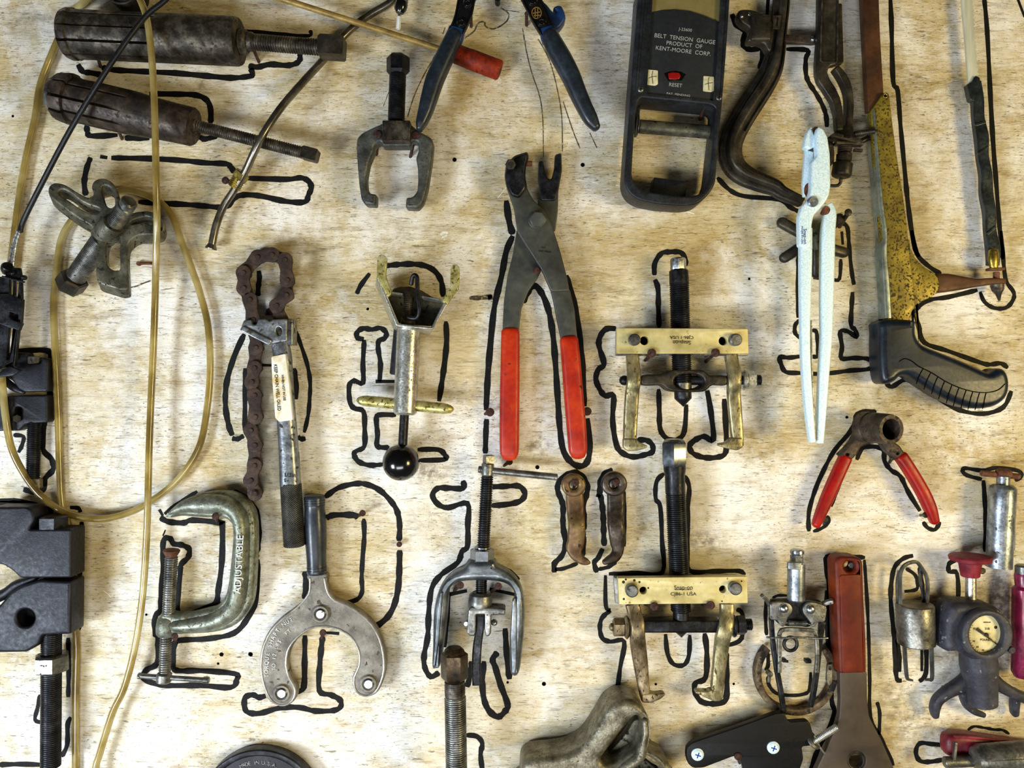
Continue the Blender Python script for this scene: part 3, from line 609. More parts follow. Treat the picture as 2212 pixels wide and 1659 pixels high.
nf(fR, (662,822), 66, (618,940), 'rusty nail holding the belt tension gauge inside its frame', r=4)
nf(fJ, (492,772), 92, (440,828), 'rusty nail under the upper gold puller bar, left of the screw', r=9.5)
nf(fJ, (950,770), 92, (874,838), 'rusty nail under the upper gold puller bar, right of the screw', r=9.5)
nf(fM, (417,1034), 92, (360,1020), 'rusty nail under the lower gold puller bar, left of the screw', r=9)
nf(fM, (749,1028), 92, (700,1020), 'rusty nail under the lower gold puller bar, right of the screw', r=9.5)
nf(fD, (812,1443), 30, (795,1455), 'rusty nail at the corner of the empty drawn outline right of the black grip', r=7)
nf(fD, (336,410), 30, (318,425), 'rusty nail inside the loop of the rusty chain', r=8)
nf(fC, (1288,155), 68, (1300,185), 'rusty nail under the upper jaw of the big C clamp', r=8)
nf(fC, (1043,875), 68, (1055,900), 'rusty nail under the screw boss of the big C clamp', r=8)
nf(fT, (1003,557), 45, (990,635), 'rusty nail at the top inside the horseshoe head of the black handled wrench', r=7.5)
nf(fE, (1271,602), 74, (1235,632), 'rusty nail inside the arch of the grey steering puller, left of its screw', r=8)
nf(fE, (1491,607), 74, (1450,640), 'rusty nail inside the arch of the grey steering puller, right of its screw', r=8)
nf(fE, (917,365), 14, (912,372), 'small brown nail in the right side of the tall drawn loop', r=6)
nf(fE, (92,432), 14, (88,440), 'small brown nail right of the big C clamp, breaking the drawn line', r=5.5)
nf(fZ2, (1492,468), 46, (1470,540), 'rusty nail through the eye of the left loose puller jaw', r=8)
nf(fZ2, (1990,470), 46, (1950,520), 'rusty nail through the eye of the right loose puller jaw', r=8)
nf(fZ1, (745,110), 48, (660,240), 'thick dark nail right of the white long reach pliers, beside the star shaped foot', r=8, sr=5, m='iron_dark')
nf(fN, (1008,392), 38, (985,430), 'dark nail beside the right leg bracket of the red handled socket pliers', r=7, m='iron_dark')
nf(fN, (562,808), 38, (548,835), 'dark nail at the tip of the left red grip of the socket pliers', r=7, m='iron_dark')
nf(fN, (1230,776), 38, (1190,778), 'dark nail at the tip of the right red grip of the socket pliers', r=6.5, m='iron_dark')
nf(fO, (832,143), 52, (838,190), 'nail through the hanging hole of the red brown wrench handle', r=7, m='wire_grey')
nf(fX, (742,245), 40, (730,250), 'dark nail right of the red knob of the gauge tool', r=7, m='iron_dark')
nf(fQ, (2032,1008), 60, (2045,1060), 'brown nail below the black lever plate, against its notch', r=8)
nf(fG, (178,1232), 12, (150,1250), 'bent nail under the left red grip, next to the sliding T bar', r=7)
q = fZ3.p((1250, 1138)); e = fZ3.p((1480, 1140))
solo('nail', M['rust'], 'thin red brown nail lying across the grain behind the amber hose', 'nail', q[0], q[1], rod((q[0], q[1], 6), (e[0], e[1], 1), 3, 12), disc(q[0], q[1], 5, 3, 9, 12), group='rusty nails holding up the tools')
def P3(fr, x, y, d): a = fr.p((x, y)); return (a[0], a[1], d)
# ---- slotted barrel, large
a, b = P3(fA, 415, 214, 60), P3(fA, 1505, 262, 60)
T = thing('slotted_barrel_puller', 'large dark steel slotted barrel with thick threaded rod, upper of two at top left', 'puller', 270, 80, 'slotted barrel pullers')
part(T, 'barrel', M['steel_dark'], lathe(a, b, [(0, 44), (.008, 50), (.03, 53.5), (.058, 53.5), (.066, 50), (.075, 50.5), (.3, 50.5), (.545, 50.3), (.552, 50.3), (.985, 50.5), (1, 48), (1, 40)], 56,
     slots=[0, 35, -35, 72, -72, 110, -110, 150, -150, 180], slot_t=(.02, .548), slot_d=.4, slot_w=5))
part(T, 'neck_collar', M['steel_dark'], rod(P3(fA, 1500, 262, 60), P3(fA, 1560, 266, 60), 27), rod(P3(fA, 1550, 260, 60), P3(fA, 1600, 264, 60), 20))
part(T, 'threaded_rod', M['steel_dark'], thread(P3(fA, 1590, 264, 60), P3(fA, 2015, 298, 60), 17.5, 5.4))
part(T, 'square_end', M['iron_dark'], lathe(P3(fA, 2005, 296, 60), P3(fA, 2168, 305, 60), [(0, 24), (.1, 29), (.93, 29), (1, 26)], 4))
# ---- slotted barrel, tapered
a, b = P3(fA, 372, 607, 54), P3(fA, 1220, 800, 54)
T = thing('slotted_barrel_puller', 'smaller brown tapered slotted barrel with thin threaded rod, lower of two at top left', 'puller', 270, 240, 'slotted barrel pullers')
part(T, 'barrel', M['steel_brown'], lathe(a, b, [(0, 44), (.01, 50), (.09, 54), (.11, 53), (.115, 46), (.13, 46.5), (.3, 47.5), (.55, 47), (.7, 43.5), (.86, 41.5), (.985, 41), (1, 38)], 56,
     slots=[12, 48, -26, 84, -62, 120, -98, 156, -134, -170], slot_t=(0, .46), slot_d=.4, slot_w=6))
part(T, 'inner_cone', M['steel_mid'], lathe(P3(fA, 335, 598, 54), a, [(0, 32), (.3, 40), (1, 42)], 24))
part(T, 'threaded_rod', M['steel_dark'], rod(P3(fA, 1205, 790, 54), P3(fA, 1240, 797, 54), 15), thread(P3(fA, 1225, 788, 54), P3(fA, 1905, 960, 54), 13, 5))
part(T, 'square_end', M['iron_dark'], lathe(P3(fA, 1900, 958, 54), P3(fA, 2002, 985, 54), [(0, 15), (.1, 18), (.92, 18), (1, 15)], 4))
# ---- bent pipe
T = thing('bent_metal_pipe', 'long curved dull metal pipe with a brass fitting near its flared lower end', 'pipe', 505, 400)
part(T, 'pipe', M['pipe'], sweep([(905, -60, 26), (850, 0, 18), (792, 36, 12), (742, 78, 12), (698, 130, 20), (652, 180, 46), (603, 238, 76), (563, 300, 88), (530, 370, 62), (505, 412, 46), (482, 448, 36), (466, 490, 30), (457, 533, 26)], w=16, cap=0))
part(T, 'flared_end', M['pipe'], lathe((458, 527, 27), (455.5, 538, 26), [(0, 8), (.4, 10), (.8, 12.5), (1, 12)], 24))
part(T, 'brass_fitting', M['brass'], hexa(P3(fA, 1530, 1085, 53), P3(fA, 1500, 1125, 50), 17.5), thread(P3(fA, 1503, 1118, 50), P3(fA, 1470, 1178, 46), 14.5, 4.5), label='brass fitting')
# ---- clear hose
hose = [(205, 1725, 26), (207, 1659, 26), (215, 1630, 26), (243, 1540, 30), (268, 1487, 34), (290, 1405, 38), (305, 1313, 40), (313, 1225, 42), (318, 1130, 46), (320, 1060, 48), (322, 975, 46), (326, 870, 44), (331, 760, 44), (335, 650, 50), (337, 560, 70), (339, 470, 104),
        (337, 360, 122), (334, 240, 126), (329, 140, 128), (319, 50, 128), (303, 0, 122), (275, -52, 100), (235, -60, 80), (186, 0, 40), (151, 28, 18), (133, 70, 14), (113, 115, 14), (87, 185, 14), (76, 255, 14), (57, 340, 14), (42, 425, 14), (32, 500, 14), (22, 580, 14),
        (9, 690, 14), (5, 735, 22), (4, 762, 42), (4, 810, 44), (7, 850, 44), (12, 900, 44), (24, 965, 40), (50, 1020, 34), (88, 1070, 30), (143, 1108, 26), (215, 1121, 22), (280, 1107, 20), (333, 1078, 18), (388, 1032, 18), (430, 966, 18), (447, 885, 18), (454, 795, 18), (449, 703, 18), (431, 630, 18), (412, 575, 18), (392, 522, 18), (372, 468, 18), (345, 437, 18), (300, 416, 18), (262, 412, 16),
        (200, 432, 14), (160, 470, 14), (132, 520, 14), (121, 600, 14), (116, 660, 14), (119, 750, 14), (123, 830, 12), (127, 930, 11), (129, 1010, 10), (134, 1090, 9), (147, 1130, 8), (156, 1190, 8), (160, 1300, 8), (165, 1400, 8), (163, 1500, 8), (163, 1590, 8), (163, 1725, 8)]
solo('clear_hose', M['amber'], 'long looping amber yellowed clear hose hanging down the left side', 'hose', 330, 600, sweep(hose, w=14.6, n=16, sq=2, sm=6))
# ---- cable operated clamp tool at the left edge
T = thing('cable_clamp_tool', 'black slotted clamp tool hanging at left edge on a black sheathed cable', 'clamp tool', 30, 690)
part(T, 'cable_sheath', M['black_rubber'], sweep([(395, -45, 138), (357, 0, 138), (309, 41, 138), (240, 137, 136), (155, 275, 110), (86, 405, 80), (50, 478, 62), (44, 500, 60)], w=11, cap=.3))
part(T, 'braided_cable', M['braid'], sweep([(45, 492, 60), (36, 520, 58), (31, 548, 56), (27, 580, 54)], w=7.5, sq=2), sweep([(39, 497, 56), (29, 520, 54), (23, 550, 52), (18, 585, 52)], w=5, sq=2))
part(T, 'stop_flange', M['steel_black'], lathe(P3(fY, 92, 190, 66), P3(fY, 78, 255, 52), [(0, 10), (.2, 12.5), (.6, 12.5), (1, 10)], 30))
rail = fY((95, 210), (225, 212), (245, 320), (252, 580), (215, 960), (170, 1390), (-40, 1440), (-100, 1440), (-60, 900), (15, 330), (70, 300))
part(T, 'slotted_rail', M['steel_black'], plate([rail, fY((165, 345), (225, 370), (205, 570), (165, 540)), fY((105, 350), (148, 345), (150, 540), (105, 520)), fY((100, 925), (150, 940), (112, 1325), (70, 1310)), fY((158, 945), (185, 950), (150, 1335), (125, 1330))], 52, 62, 1), bar(fY((60, 330, 44), (20, 900, 44), (-14, 1150, 44)), w=7, t=28))
part(T, 'rail_crossbar', M['steel_black'], bar(fY((35, 318, 65), (285, 382, 65)), w=4, t=8), disc(*fY((135, 275))[0][:2], 5.6, 60, 70, 20, dome=1), disc(*fY((262, 325))[0][:2], 5.6, 60, 70, 20, dome=1))
part(T, 'slider', M['steel_black'], plate([fY((-80, 530), (95, 522), (265, 590), (245, 900), (222, 960), (0, 885), (-90, 885)), fY((110, 735), (217, 772), (210, 850), (105, 820))], 61, 71, 1.2))
part(T, 'slider_catch', M['steel_black'], bar(fY((110, 800, 72), (160, 850, 74), (268, 888, 78)), w=5, t=8))
part(T, 'end_plate', M['steel_black'], plate(fY((-60, 1490), (105, 1388), (238, 1440), (150, 1500), (-20, 1520)), 58, 68, 1))
# ---- yoke puller with slots
T = thing('slotted_yoke_puller', 'four armed cast yoke puller with slotted arms and a bolt through its hub', 'puller', 215, 500)
def tilt(x, y): return -((x-235)*.16 - (y-470)*.10)
yo = fZ3((270,152),(370,172),(480,240),(600,308),(672,318),(695,260),(672,190),(690,120),(745,82),(815,74),(890,110),(950,180),(985,260),(1003,360),(1030,470),(1120,505),(1200,482),(1330,466),(1440,500),(1515,570),(1535,660),(1500,740),(1400,768),(1250,778),(1165,835),(1125,900),(1122,1050),(1140,1250),(1155,1425),(1135,1465),(1060,1470),(980,1445),(840,1400),(795,1355),(775,1250),(768,1100),(758,900),(742,770),(690,680),(560,600),(420,500),(260,375),(198,300),(188,225),(215,175))
holes = [fZ3((285,222),(340,212),(440,270),(560,365),(680,425),(790,460),(825,500),(790,545),(700,540),(560,480),(420,380),(290,295),(268,255)),
         fZ3((775,160),(820,138),(890,170),(935,240),(955,340),(955,430),(900,470),(850,430),(815,330),(780,240)),
         fZ3((1120,610),(1200,565),(1320,530),(1400,555),(1415,610),(1390,650),(1300,615),(1190,640),(1125,650)),
         fZ3((900,765),(955,740),(1015,760),(1042,820),(1042,1000),(1058,1230),(1020,1262),(960,1255),(890,1190),(868,1050),(862,880))]
def shrink(h, f=.86):
    cx, cy = sum(p[0] for p in h)/len(h), sum(p[1] for p in h)/len(h); return [(cx+(p[0]-cx)*f, cy+(p[1]-cy)*f) for p in h]
holes = [shrink(h) for h in holes]
part(T, 'yoke', M['olive_iron'], plate([crom(yo, 3, True)] + [crom(h, 3, True) for h in holes], 66, 100, 3.5, lean=(-9, 15), warp=tilt, res=4))
part(T, 'hub', M['olive_iron'], lathe(P3(fZ3, 820, 810, 84), P3(fZ3, 955, 640, 112), [(0, 26), (.7, 27), (1, 23)], 32))
part(T, 'threaded_bolt', M['steel_mid'], thread(P3(fZ3, 470, 1320, 46), P3(fZ3, 800, 850, 94), 21.5, 3.4, .06), thread(P3(fZ3, 945, 665, 108), P3(fZ3, 1075, 480, 132), 18, 4.2, .1),
     lathe(P3(fZ3, 1070, 487, 131), P3(fZ3, 1150, 368, 148), [(0, 16), (.05, 17), (.35, 17), (.42, 14), (.5, 14), (.55, 17), (.9, 17), (1, 13)], 28))
part(T, 'hex_head', M['iron_dark'], hexa(P3(fZ3, 385, 1432, 36), P3(fZ3, 475, 1310, 50), 30, rot=10))
# ---- bearing splitters
def splitter(label, fr, parts):
    T = thing('bearing_splitter', label, 'bearing splitter', *fr.p(parts['at']), 'bearing splitters on the left edge'); return T
T = splitter('large blue-black bearing splitter at lower left edge, with long threaded rod and silver nut', fC, {'at': (150, 600)})
up = [(-60,98),(155,97),(190,115),(204,160),(200,185),(172,232),(418,230),(426,240),(424,522),(120,524),(70,478),(20,445),(-60,430)]
part(T, 'upper_jaw', M['splitter'], plate(rnd(fC(up), 5), 20, 76, 5, res=3))
lo = [(-60,735),(0,680),(60,610),(120,572),(235,535),(424,545),(420,860),(250,868),(228,925),(155,968),(-60,972)]
part(T, 'lower_jaw', M['splitter'], plate([rnd(fC(lo), 5), circ(*fC.p((150, 763)), 19)], 20, 76, 6, res=3), plate(circ(*fC.p((150, 763)), 21), 22, 40, 1))
part(T, 'bevel_lip', M['splitter'], sweep(fC((-60, 655, 52, 70, 30), (40, 612, 52, 66, 30), (110, 560, 52, 60, 30), (215, 520, 54, 30, 20)), n=16))
part(T, 'top_nut', M['steel_black'], hexa(P3(fC, 322, 148, 48), P3(fC, 322, 232, 48), 31))
part(T, 'threaded_rod', M['steel_black'], rod(P3(fC, 305, 515, 48), P3(fC, 307, 860, 48), 17), thread(P3(fC, 308, 850, 48), P3(fC, 303, 1650, 48), 20.6, 4.2, .08))
part(T, 'rod_nut', M['steel_mid'], hexa(P3(fC, 312, 975, 48), P3(fC, 312, 1078, 48), 36), label='silver grey hex nut')
T = splitter('small dark bearing splitter at left edge behind the black clamp tool', fB, {'at': (150, 850)})
part(T, 'upper_jaw', M['splitter'], plate(rnd(fB((-60,612),(158,612),(163,640),(172,676),(240,676),(250,640),(275,645),(284,670),(280,845),(150,850),(110,830),(70,780),(-60,720)), 4), 4, 32, 4))
part(T, 'lower_jaw', M['splitter'], plate([rnd(fB((-60,890),(60,868),(278,866),(282,1030),(150,1040),(112,1080),(-60,1082)), 4), circ(*fB.p((108, 962)), 9)], 4, 32, 4))
part(T, 'jaw_bolt', M['iron_dark'], hexa(P3(fB, 102, 1005, 26), P3(fB, 102, 1006, 40), 9))
part(T, 'bevel_lip', M['splitter'], sweep(fB((20, 770, 26, 40, 16), (80, 820, 26, 44, 16), (140, 850, 26, 24, 10)), n=12))
part(T, 'top_nut', M['steel_mid'], hexa(P3(fB, 205, 636, 22), P3(fB, 205, 680, 22), 14), label='bright steel nut')
part(T, 'threaded_rod', M['steel_black'], thread(P3(fB, 205, 1025, 20), P3(fB, 196, 1365, 20), 14.2, 4))
part(T, 'rod_end', M['gold_iron'], rod(P3(fB, 222, 1362, 16), P3(fB, 222, 1425, 16), 11))
# ---- C clamp
T = thing('c_clamp', 'grey green cast C clamp with threaded screw and sliding T bar', 'clamp', 460, 1250)
fr = fC((985,150),(1040,92),(1100,55),(1170,25),(1280,5),(1370,8),(1440,38),(1490,85),(1520,160),(1527,300),(1520,480),(1508,640),(1480,720),(1420,795),(1340,838),(1230,858),(1060,865),(1030,868),(948,866),(943,835),(945,765),(975,732),(1045,742),(1130,738),(1215,718),(1290,695),(1338,640),(1360,560),(1378,400),(1388,250),(1375,195),(1325,165),(1240,165),(1150,160),(1085,155),(1000,165))
part(T, 'frame', M['iron_shiny'], plate(crom(fr, 3, True), 12, 48, 11, res=4),
     sweep(fC((1030, 128, 40, 30, 24), (1120, 90, 44, 84, 40), (1250, 78, 46, 120, 52), (1370, 90, 46, 110, 52), (1440, 165, 46, 100, 52), (1450, 330, 46, 96, 52), (1435, 560, 46, 104, 52), (1395, 700, 46, 110, 52), (1290, 775, 46, 100, 46), (1150, 800, 44, 84, 40), (1060, 805, 42, 70, 36)), n=20, sq=2, cap=.6))
part(T, 'screw_boss', M['iron_shiny'], lathe(P3(fC, 1002, 752, 34), P3(fC, 994, 868, 34), [(0, 15), (.12, 20), (.5, 22), (.88, 21), (1, 17)], 28))
part(T, 'raised_lettering', M['alu_rim'], text('ADJUSTABLE', *fC.p((1432, 440)), 71.5, 15, -87, 1.4, 1.05))
part(T, 'screw', M['steel_mid'], thread(P3(fC, 1026, 395, 34), P3(fC, 1008, 755, 34), 13.6, 5), thread(P3(fC, 994, 865, 34), P3(fC, 985, 1095, 34), 12.6, 5))
part(T, 'screw_pad', M['rust'], lathe(P3(fC, 1027, 350, 34), P3(fC, 1024, 402, 34), [(0, 15), (.15, 18), (.3, 17), (1, 10)], 24))
part(T, 'screw_end', M['steel_mid'], rod(P3(fC, 984, 1088, 34), P3(fC, 979, 1148, 34), 16))
part(T, 'sliding_t_bar', M['steel_mid'], rod(P3(fC, 835, 1108, 34), P3(fC, 1245, 1134, 34), 5.5), rod(P3(fC, 826, 1107, 34), P3(fC, 846, 1109, 34), 7), rod(P3(fC, 1215, 1132, 34), P3(fC, 1252, 1134, 34), 7))
# ---- chain pipe cutter
T = thing('chain_pipe_cutter', 'rusty chain pipe cutter with steel handle and long roller chain', 'pipe cutter', 600, 750)
pins = [(606, 690), (597, 660), (618, 637), (620, 605), (615, 561), (587, 550), (556, 555), (525, 589), (526, 622), (539, 647), (546, 691), (552, 722), (552, 751), (549, 795), (543, 825), (549, 854), (551, 901), (541, 930), (550, 962), (549, 1006), (541, 1038), (550, 1066)]
def dumb(p, q, r, ww, d0, d1):
    dx, dy = q[0]-p[0], q[1]-p[1]; L = math.hypot(dx, dy) or 1; ux, uy = dx/L, dy/L; nx, ny = -uy, ux; o = []; a0 = math.atan2(ny, nx)
    for k in range(9): an = a0 + PI*k/8; o.append((p[0]+r*math.cos(an), p[1]+r*math.sin(an)))
    m = ((p[0]+q[0])/2, (p[1]+q[1])/2); o.append((m[0]-nx*ww, m[1]-ny*ww))
    for k in range(9): an = a0 + PI + PI*k/8; o.append((q[0]+r*math.cos(an), q[1]+r*math.sin(an)))
    o.append((m[0]+nx*ww, m[1]+ny*ww)); return plate(o, d0, d1, 1)
for i in range(len(pins)-1):
    p, q = pins[i], pins[i+1]; u = i % 2
    gs = [dumb(p, q, 16.5, 12.5, 46 if u else 41, 52 if u else 46), dumb(p, q, 16.5, 12.5, 12 if u else 17, 18 if u else 22), disc(q[0], q[1], 8, 14, 50, 16), disc(q[0], q[1], 5.2, 40, 55, 14)]
    if not u: gs.append(disc((p[0]+q[0])/2, (p[1]+q[1])/2, 0.1, 14, 15, 8))
    part(T, 'chain_link', M['chain_rust'], *gs)
hd = fU((232,1030),(330,1022),(348,1085),(400,1092),(432,1012),(530,1010),(592,1050),(622,1018),(800,1010),(824,1030),(826,1322),(700,1340),(600,1362),(560,1345),(400,1280),(222,1200),(196,1110))
part(T, 'head', M['handle_steel'], plate([rnd(hd, 3), circ(*fU.p((712, 1185)), 6.5, 9)], 40, 62, 3), box(*fU.p((790, 1010)), *fU.p((905, 1372)), 12, 50, 3), bar(fU((225, 1150, 62), (400, 1240, 62), (590, 1335, 62)), w=12, t=10, cap=.5))
part(T, 'handle', M['handle_steel'], sweep(fD((392, 575, 42, 90, 30), (405, 650, 42, 92, 34), (412, 800, 42, 94, 36), (425, 970, 42, 94, 38), (436, 1120, 42, 98, 40), (445, 1300, 42, 104, 42)), sq=2.6, n=22, cap=0), sharp=50)
part(T, 'knurled_grip', M['knurl'], lathe(P3(fD, 446, 1290, 42), P3(fD, 464, 1612, 42), [(0, 21), (.01, 22.8), (.985, 22.8), (1, 20)], 40))
sl = part(T, 'handle_label', M['label_worn'], plate(rnd(fD((345,640),(418,625),(428,700),(440,800),(455,965),(385,975),(365,955),(358,860),(350,760)), 3), 52, 63.5, 1.5))
part(sl, 'label_print', M['ink'], text('KEEP CHAIN WELL OILED', *fD.p((376, 800)), 64, 7, 85, .4, .88), text('WHEN NOT IN USE', *fD.p((408, 800)), 64, 5, 85, .4, .9))
part(T, 'stamped_lettering', M['ink'], text('U.S.A.', *fD.p((446, 1250)), 63, 8, 5, .5))
# ---- ball ended yoke tool
T = thing('ball_knob_yoke_tool', 'zinc yoke clamp tool with hooked rod, cross pin and glossy black ball knob', 'clamp tool', 870, 780)
part(T, 'yoke', M['zinc'], plate(rnd(fV((228,470),(262,478),(300,590),(560,1168),(1052,1222),(1235,860),(1262,850),(1285,880),(1078,1252),(1055,1256),(540,1208),(520,1190)), 2), 26, 106, 1.5, lean=(-16, 6)))
part(T, 'ear', M['gold_ear'], plate(rnd(fV((305,132),(345,145),(376,185),(378,290),(362,430),(400,560),(456,690),(440,740),(395,772),(335,655),(232,470),(236,300),(245,190),(270,145)), 3), 96, 109, 1.2), label='pitted gold coloured left ear')
part(T, 'ear', M['gold_ear'], plate(rnd(fV((1375,284),(1430,284),(1465,320),(1470,420),(1462,560),(1452,650),(1380,740),(1285,885),(1255,885),(1218,830),(1235,765),(1325,645),(1333,500),(1340,330)), 3), 96, 109, 1.2), label='pitted gold coloured right ear')
part(T, 'back_plate', M['olive_iron'], plate(rnd(fV((395,770),(450,700),(480,645),(600,615),(740,612),(800,640),(900,670),(1060,770),(1200,800),(1265,870),(1040,1205),(560,1165)), 4), 22, 34, 2))
part(T, 'front_rim', M['zinc'], bar(fV((440, 722, 60), (640, 750, 60)), w=5, t=50), bar(fV((930, 790, 60), (1220, 838, 60)), w=5, t=50))
part(T, 'threaded_stud', M['steel_dark'], thread(P3(fV, 695, 1075, 60), P3(fV, 700, 690, 60), 9.5, 4), rod(P3(fV, 700, 1180, 50), P3(fV, 705, 1080, 60), 16))
part(T, 'hook', M['steel_black'], sweep(fV((700, 1075, 84), (800, 1090, 88), (850, 1060, 92), (868, 960, 96), (850, 800, 98), (840, 600, 98), (835, 480, 98), (805, 445, 97), (770, 470, 94), (750, 580, 88)), w=9.5, cap=.3))
part(T, 'barrel', M['zinc'], rod(P3(fD, 1050, 492, 52), P3(fD, 1030, 938, 52), 25.5))
part(T, 'barrel_sleeve', M['gauge_body'], rod(P3(fD, 1008, 495, 34), P3(fD, 985, 735, 34), 14.5))
part(T, 'cross_pin', M['gold_ear'], sweep(fD((838, 868, 50), (1225, 906, 50)), w=24, sm=1, cap=1))
part(T, 'rod', M['steel_black'], rod(P3(fD, 1028, 935, 52), P3(fD, 1018, 1105, 52), 10))
part(T, 'ball_knob', M['black_gloss'], ball(*fD.p((1010, 1182)), 54, 40, 40), label='glossy black ball')
# ---- horseshoe wrench
T = thing('strut_wrench', 'horseshoe shaped cast alloy wrench with a black handle pointing up', 'wrench', 690, 1300)
hs = fE((385,540),(495,535),(500,590),(515,640),(550,680),(620,708),(700,758),(765,820),(812,905),(835,1000),(838,1090),(820,1165),(790,1222),(740,1248),(685,1240),(650,1195),(648,1130),(675,1070),(680,1010),(665,960),(630,905),(575,868),(520,850),(470,845),(415,855),(360,885),(310,935),(280,990),(272,1060),(290,1130),(320,1185),(325,1230),(305,1275),(258,1303),(205,1298),(160,1265),(130,1195),(112,1110),(110,1020),(130,930),(170,855),(230,790),(300,740),(360,690),(390,630),(395,590))
rimp = [(x, y, 34, 5.2, 7) for (x, y) in hs]
part(T, 'head', M['alu'], plate(crom(hs, 3, True), 12, 34, 4, res=3))
part(T, 'raised_rim', M['alu_rim'], sweep([(x + 0, y, 33, 4.5, 6) for (x, y) in [fE.p(p) for p in [(402,560),(402,600),(395,650),(350,708),(300,752),(238,800),(180,862),(140,940),(121,1020),(122,1110),(140,1190),(170,1255),(210,1288),(255,1293),(298,1268),(314,1228),(310,1188),(280,1135),(262,1062),(270,985),(302,928),(355,876),(412,846),(470,836),(522,841),(580,858),(640,900),(676,958),(690,1010),(685,1070),(658,1132),(660,1192),(690,1231),(740,1238),(782,1214),(811,1160),(828,1090),(825,1002),(802,910),(757,828),(694,768),(615,718),(545,690),(505,645),(490,590),(485,560)]]], sm=2, n=10))
for (x, y) in ((460, 770), (235, 1230), (738, 1175)):
    q = fE.p((x, y)); bo = part(T, 'boss', M['alu'], disc(q[0], q[1], 21, 30, 38, 32, .25), ring(q[0], q[1], 18, 13, 37, 40))
    part(bo, 'rivet', M['steel_bright'], disc(q[0], q[1], 12.5, 34, 43, 28, .3))
part(T, 'cast_lettering', M['alu_rim'], text_path('TORQUE SHAFT NUT', fT((238, 1175), (232, 1000), (262, 780), (335, 600), (450, 450), (600, 360)), 34, 8.4, .9), text_path('TO 12 LBS. FT.', fT((335, 1075), (335, 900), (385, 720), (480, 590), (600, 480)), 34, 8, .9))
part(T, 'grip', M['navy'], lathe(P3(fE, 426, 76, 30), P3(fE, 441, 535, 30), [(0, 14), (.012, 20.5), (.035, 22.5), (.06, 22.5), (.062, 21), (.07, 21), (.072, 22.5), (.09, 22.5), (.092, 21), (.1, 21), (.102, 22.5), (.12, 22.5), (.122, 21), (.13, 21), (.132, 22), (.16, 21), (.25, 22.5), (.4, 23.5), (.6, 22.8), (.75, 21.2), (.85, 20.6), (.9, 21), (.902, 19.8), (.912, 19.8), (.914, 21.2), (.935, 21.2), (.937, 20), (.947, 20), (.95, 21.3), (.98, 21.3), (1, 19.5)], 36))
# ---- steering wheel style puller
T = thing('arch_puller', 'grey arch shaped puller with long threaded screw and sliding T bar, lower centre', 'puller', 1035, 1340)
ar = fE((1330,462),(1462,462),(1482,490),(1540,520),(1595,570),(1630,640),(1645,740),(1640,880),(1628,1000),(1615,1100),(1592,1135),(1562,1112),(1556,980),(1562,850),(1572,740),(1585,668),(1570,625),(1520,592),(1440,580),(1335,580),(1255,592),(1210,625),(1200,690),(1190,820),(1172,960),(1152,1075),(1125,1092),(1106,1080),(1110,960),(1112,820),(1120,730),(1140,650),(1175,585),(1230,532),(1295,498))
part(T, 'arch', M['yoke_grey'], plate(crom(ar, 3, True), 16, 64, 13, res=5))
part(T, 'leg_flange', M['yoke_grey'], plate(rnd(fE((1572,690),(1590,670),(1600,760),(1600,900),(1600,1060),(1592,1118),(1568,1112),(1562,900)), 3), 50, 66, 3))
part(T, 'leg_flange', M['yoke_grey'], plate(rnd(fE((1155,640),(1172,640),(1160,780),(1148,930),(1128,1075),(1112,1070),(1125,900),(1135,760)), 3), 50, 68, 3))
part(T, 'screw', M['steel_black'], thread(P3(fZ2, 410, 388, 46), P3(fZ2, 362, 1275, 46), 13.8, 5, .16), thread(P3(fE, 1393, 560, 46), P3(fE, 1392, 660, 46), 12.5, 4.5))
part(T, 'screw_collar', M['steel_mid'], rod(P3(fZ2, 420, 226, 46), P3(fZ2, 409, 385, 46), 13.6), lathe(P3(fZ2, 430, 130, 46), P3(fZ2, 426, 230, 46), [(0, 12), (.08, 13.6), (1, 13.6)], 4, rot=20))
part(T, 'sliding_t_bar', M['steel_mid'], rod(P3(fZ2, 300, 305, 46), P3(fZ2, 1272, 402, 46), 7.6))
part(T, 'hex_nut', M['hex_steel'], hexa(P3(fE, 1398, 388, 42), P3(fE, 1398, 458, 42), 26), rod(P3(fE, 1400, 370, 42), P3(fE, 1400, 395, 42), 17))
part(T, 'swivel', M['steel_mid'], lathe(P3(fE, 1388, 640, 46), P3(fE, 1384, 740, 46), [(0, 17), (.15, 24), (.5, 26), (.85, 26), (1, 22)], 30))
part(T, 'clevis', M['steel_mid'], plate([rnd(fE((1318,745),(1335,726),(1400,730),(1520,736),(1532,745),(1530,772),(1450,776),(1448,880),(1436,898),(1418,898),(1412,860),(1412,772),(1362,772),(1360,880),(1352,896),(1325,896),(1308,880)), 2)], 30, 70, 3), box(*fE.p((1362, 770)), *fE.p((1412, 860)), 24, 36, 1))
part(T, 'clevis_pin', M['steel_bright'], disc(*fE.p((1304, 825)), 5.5, 48, 60, 16), disc(*fE.p((1467, 825)), 7, 48, 62, 20, dome=1))
part(T, 'claw', M['steel_black'], bar(fE((1388, 778, 54, 44, 14), (1385, 850, 54, 46, 16), (1370, 950, 52, 52, 16), (1364, 1060, 50, 52, 16), (1366, 1172, 46, 50, 16))))
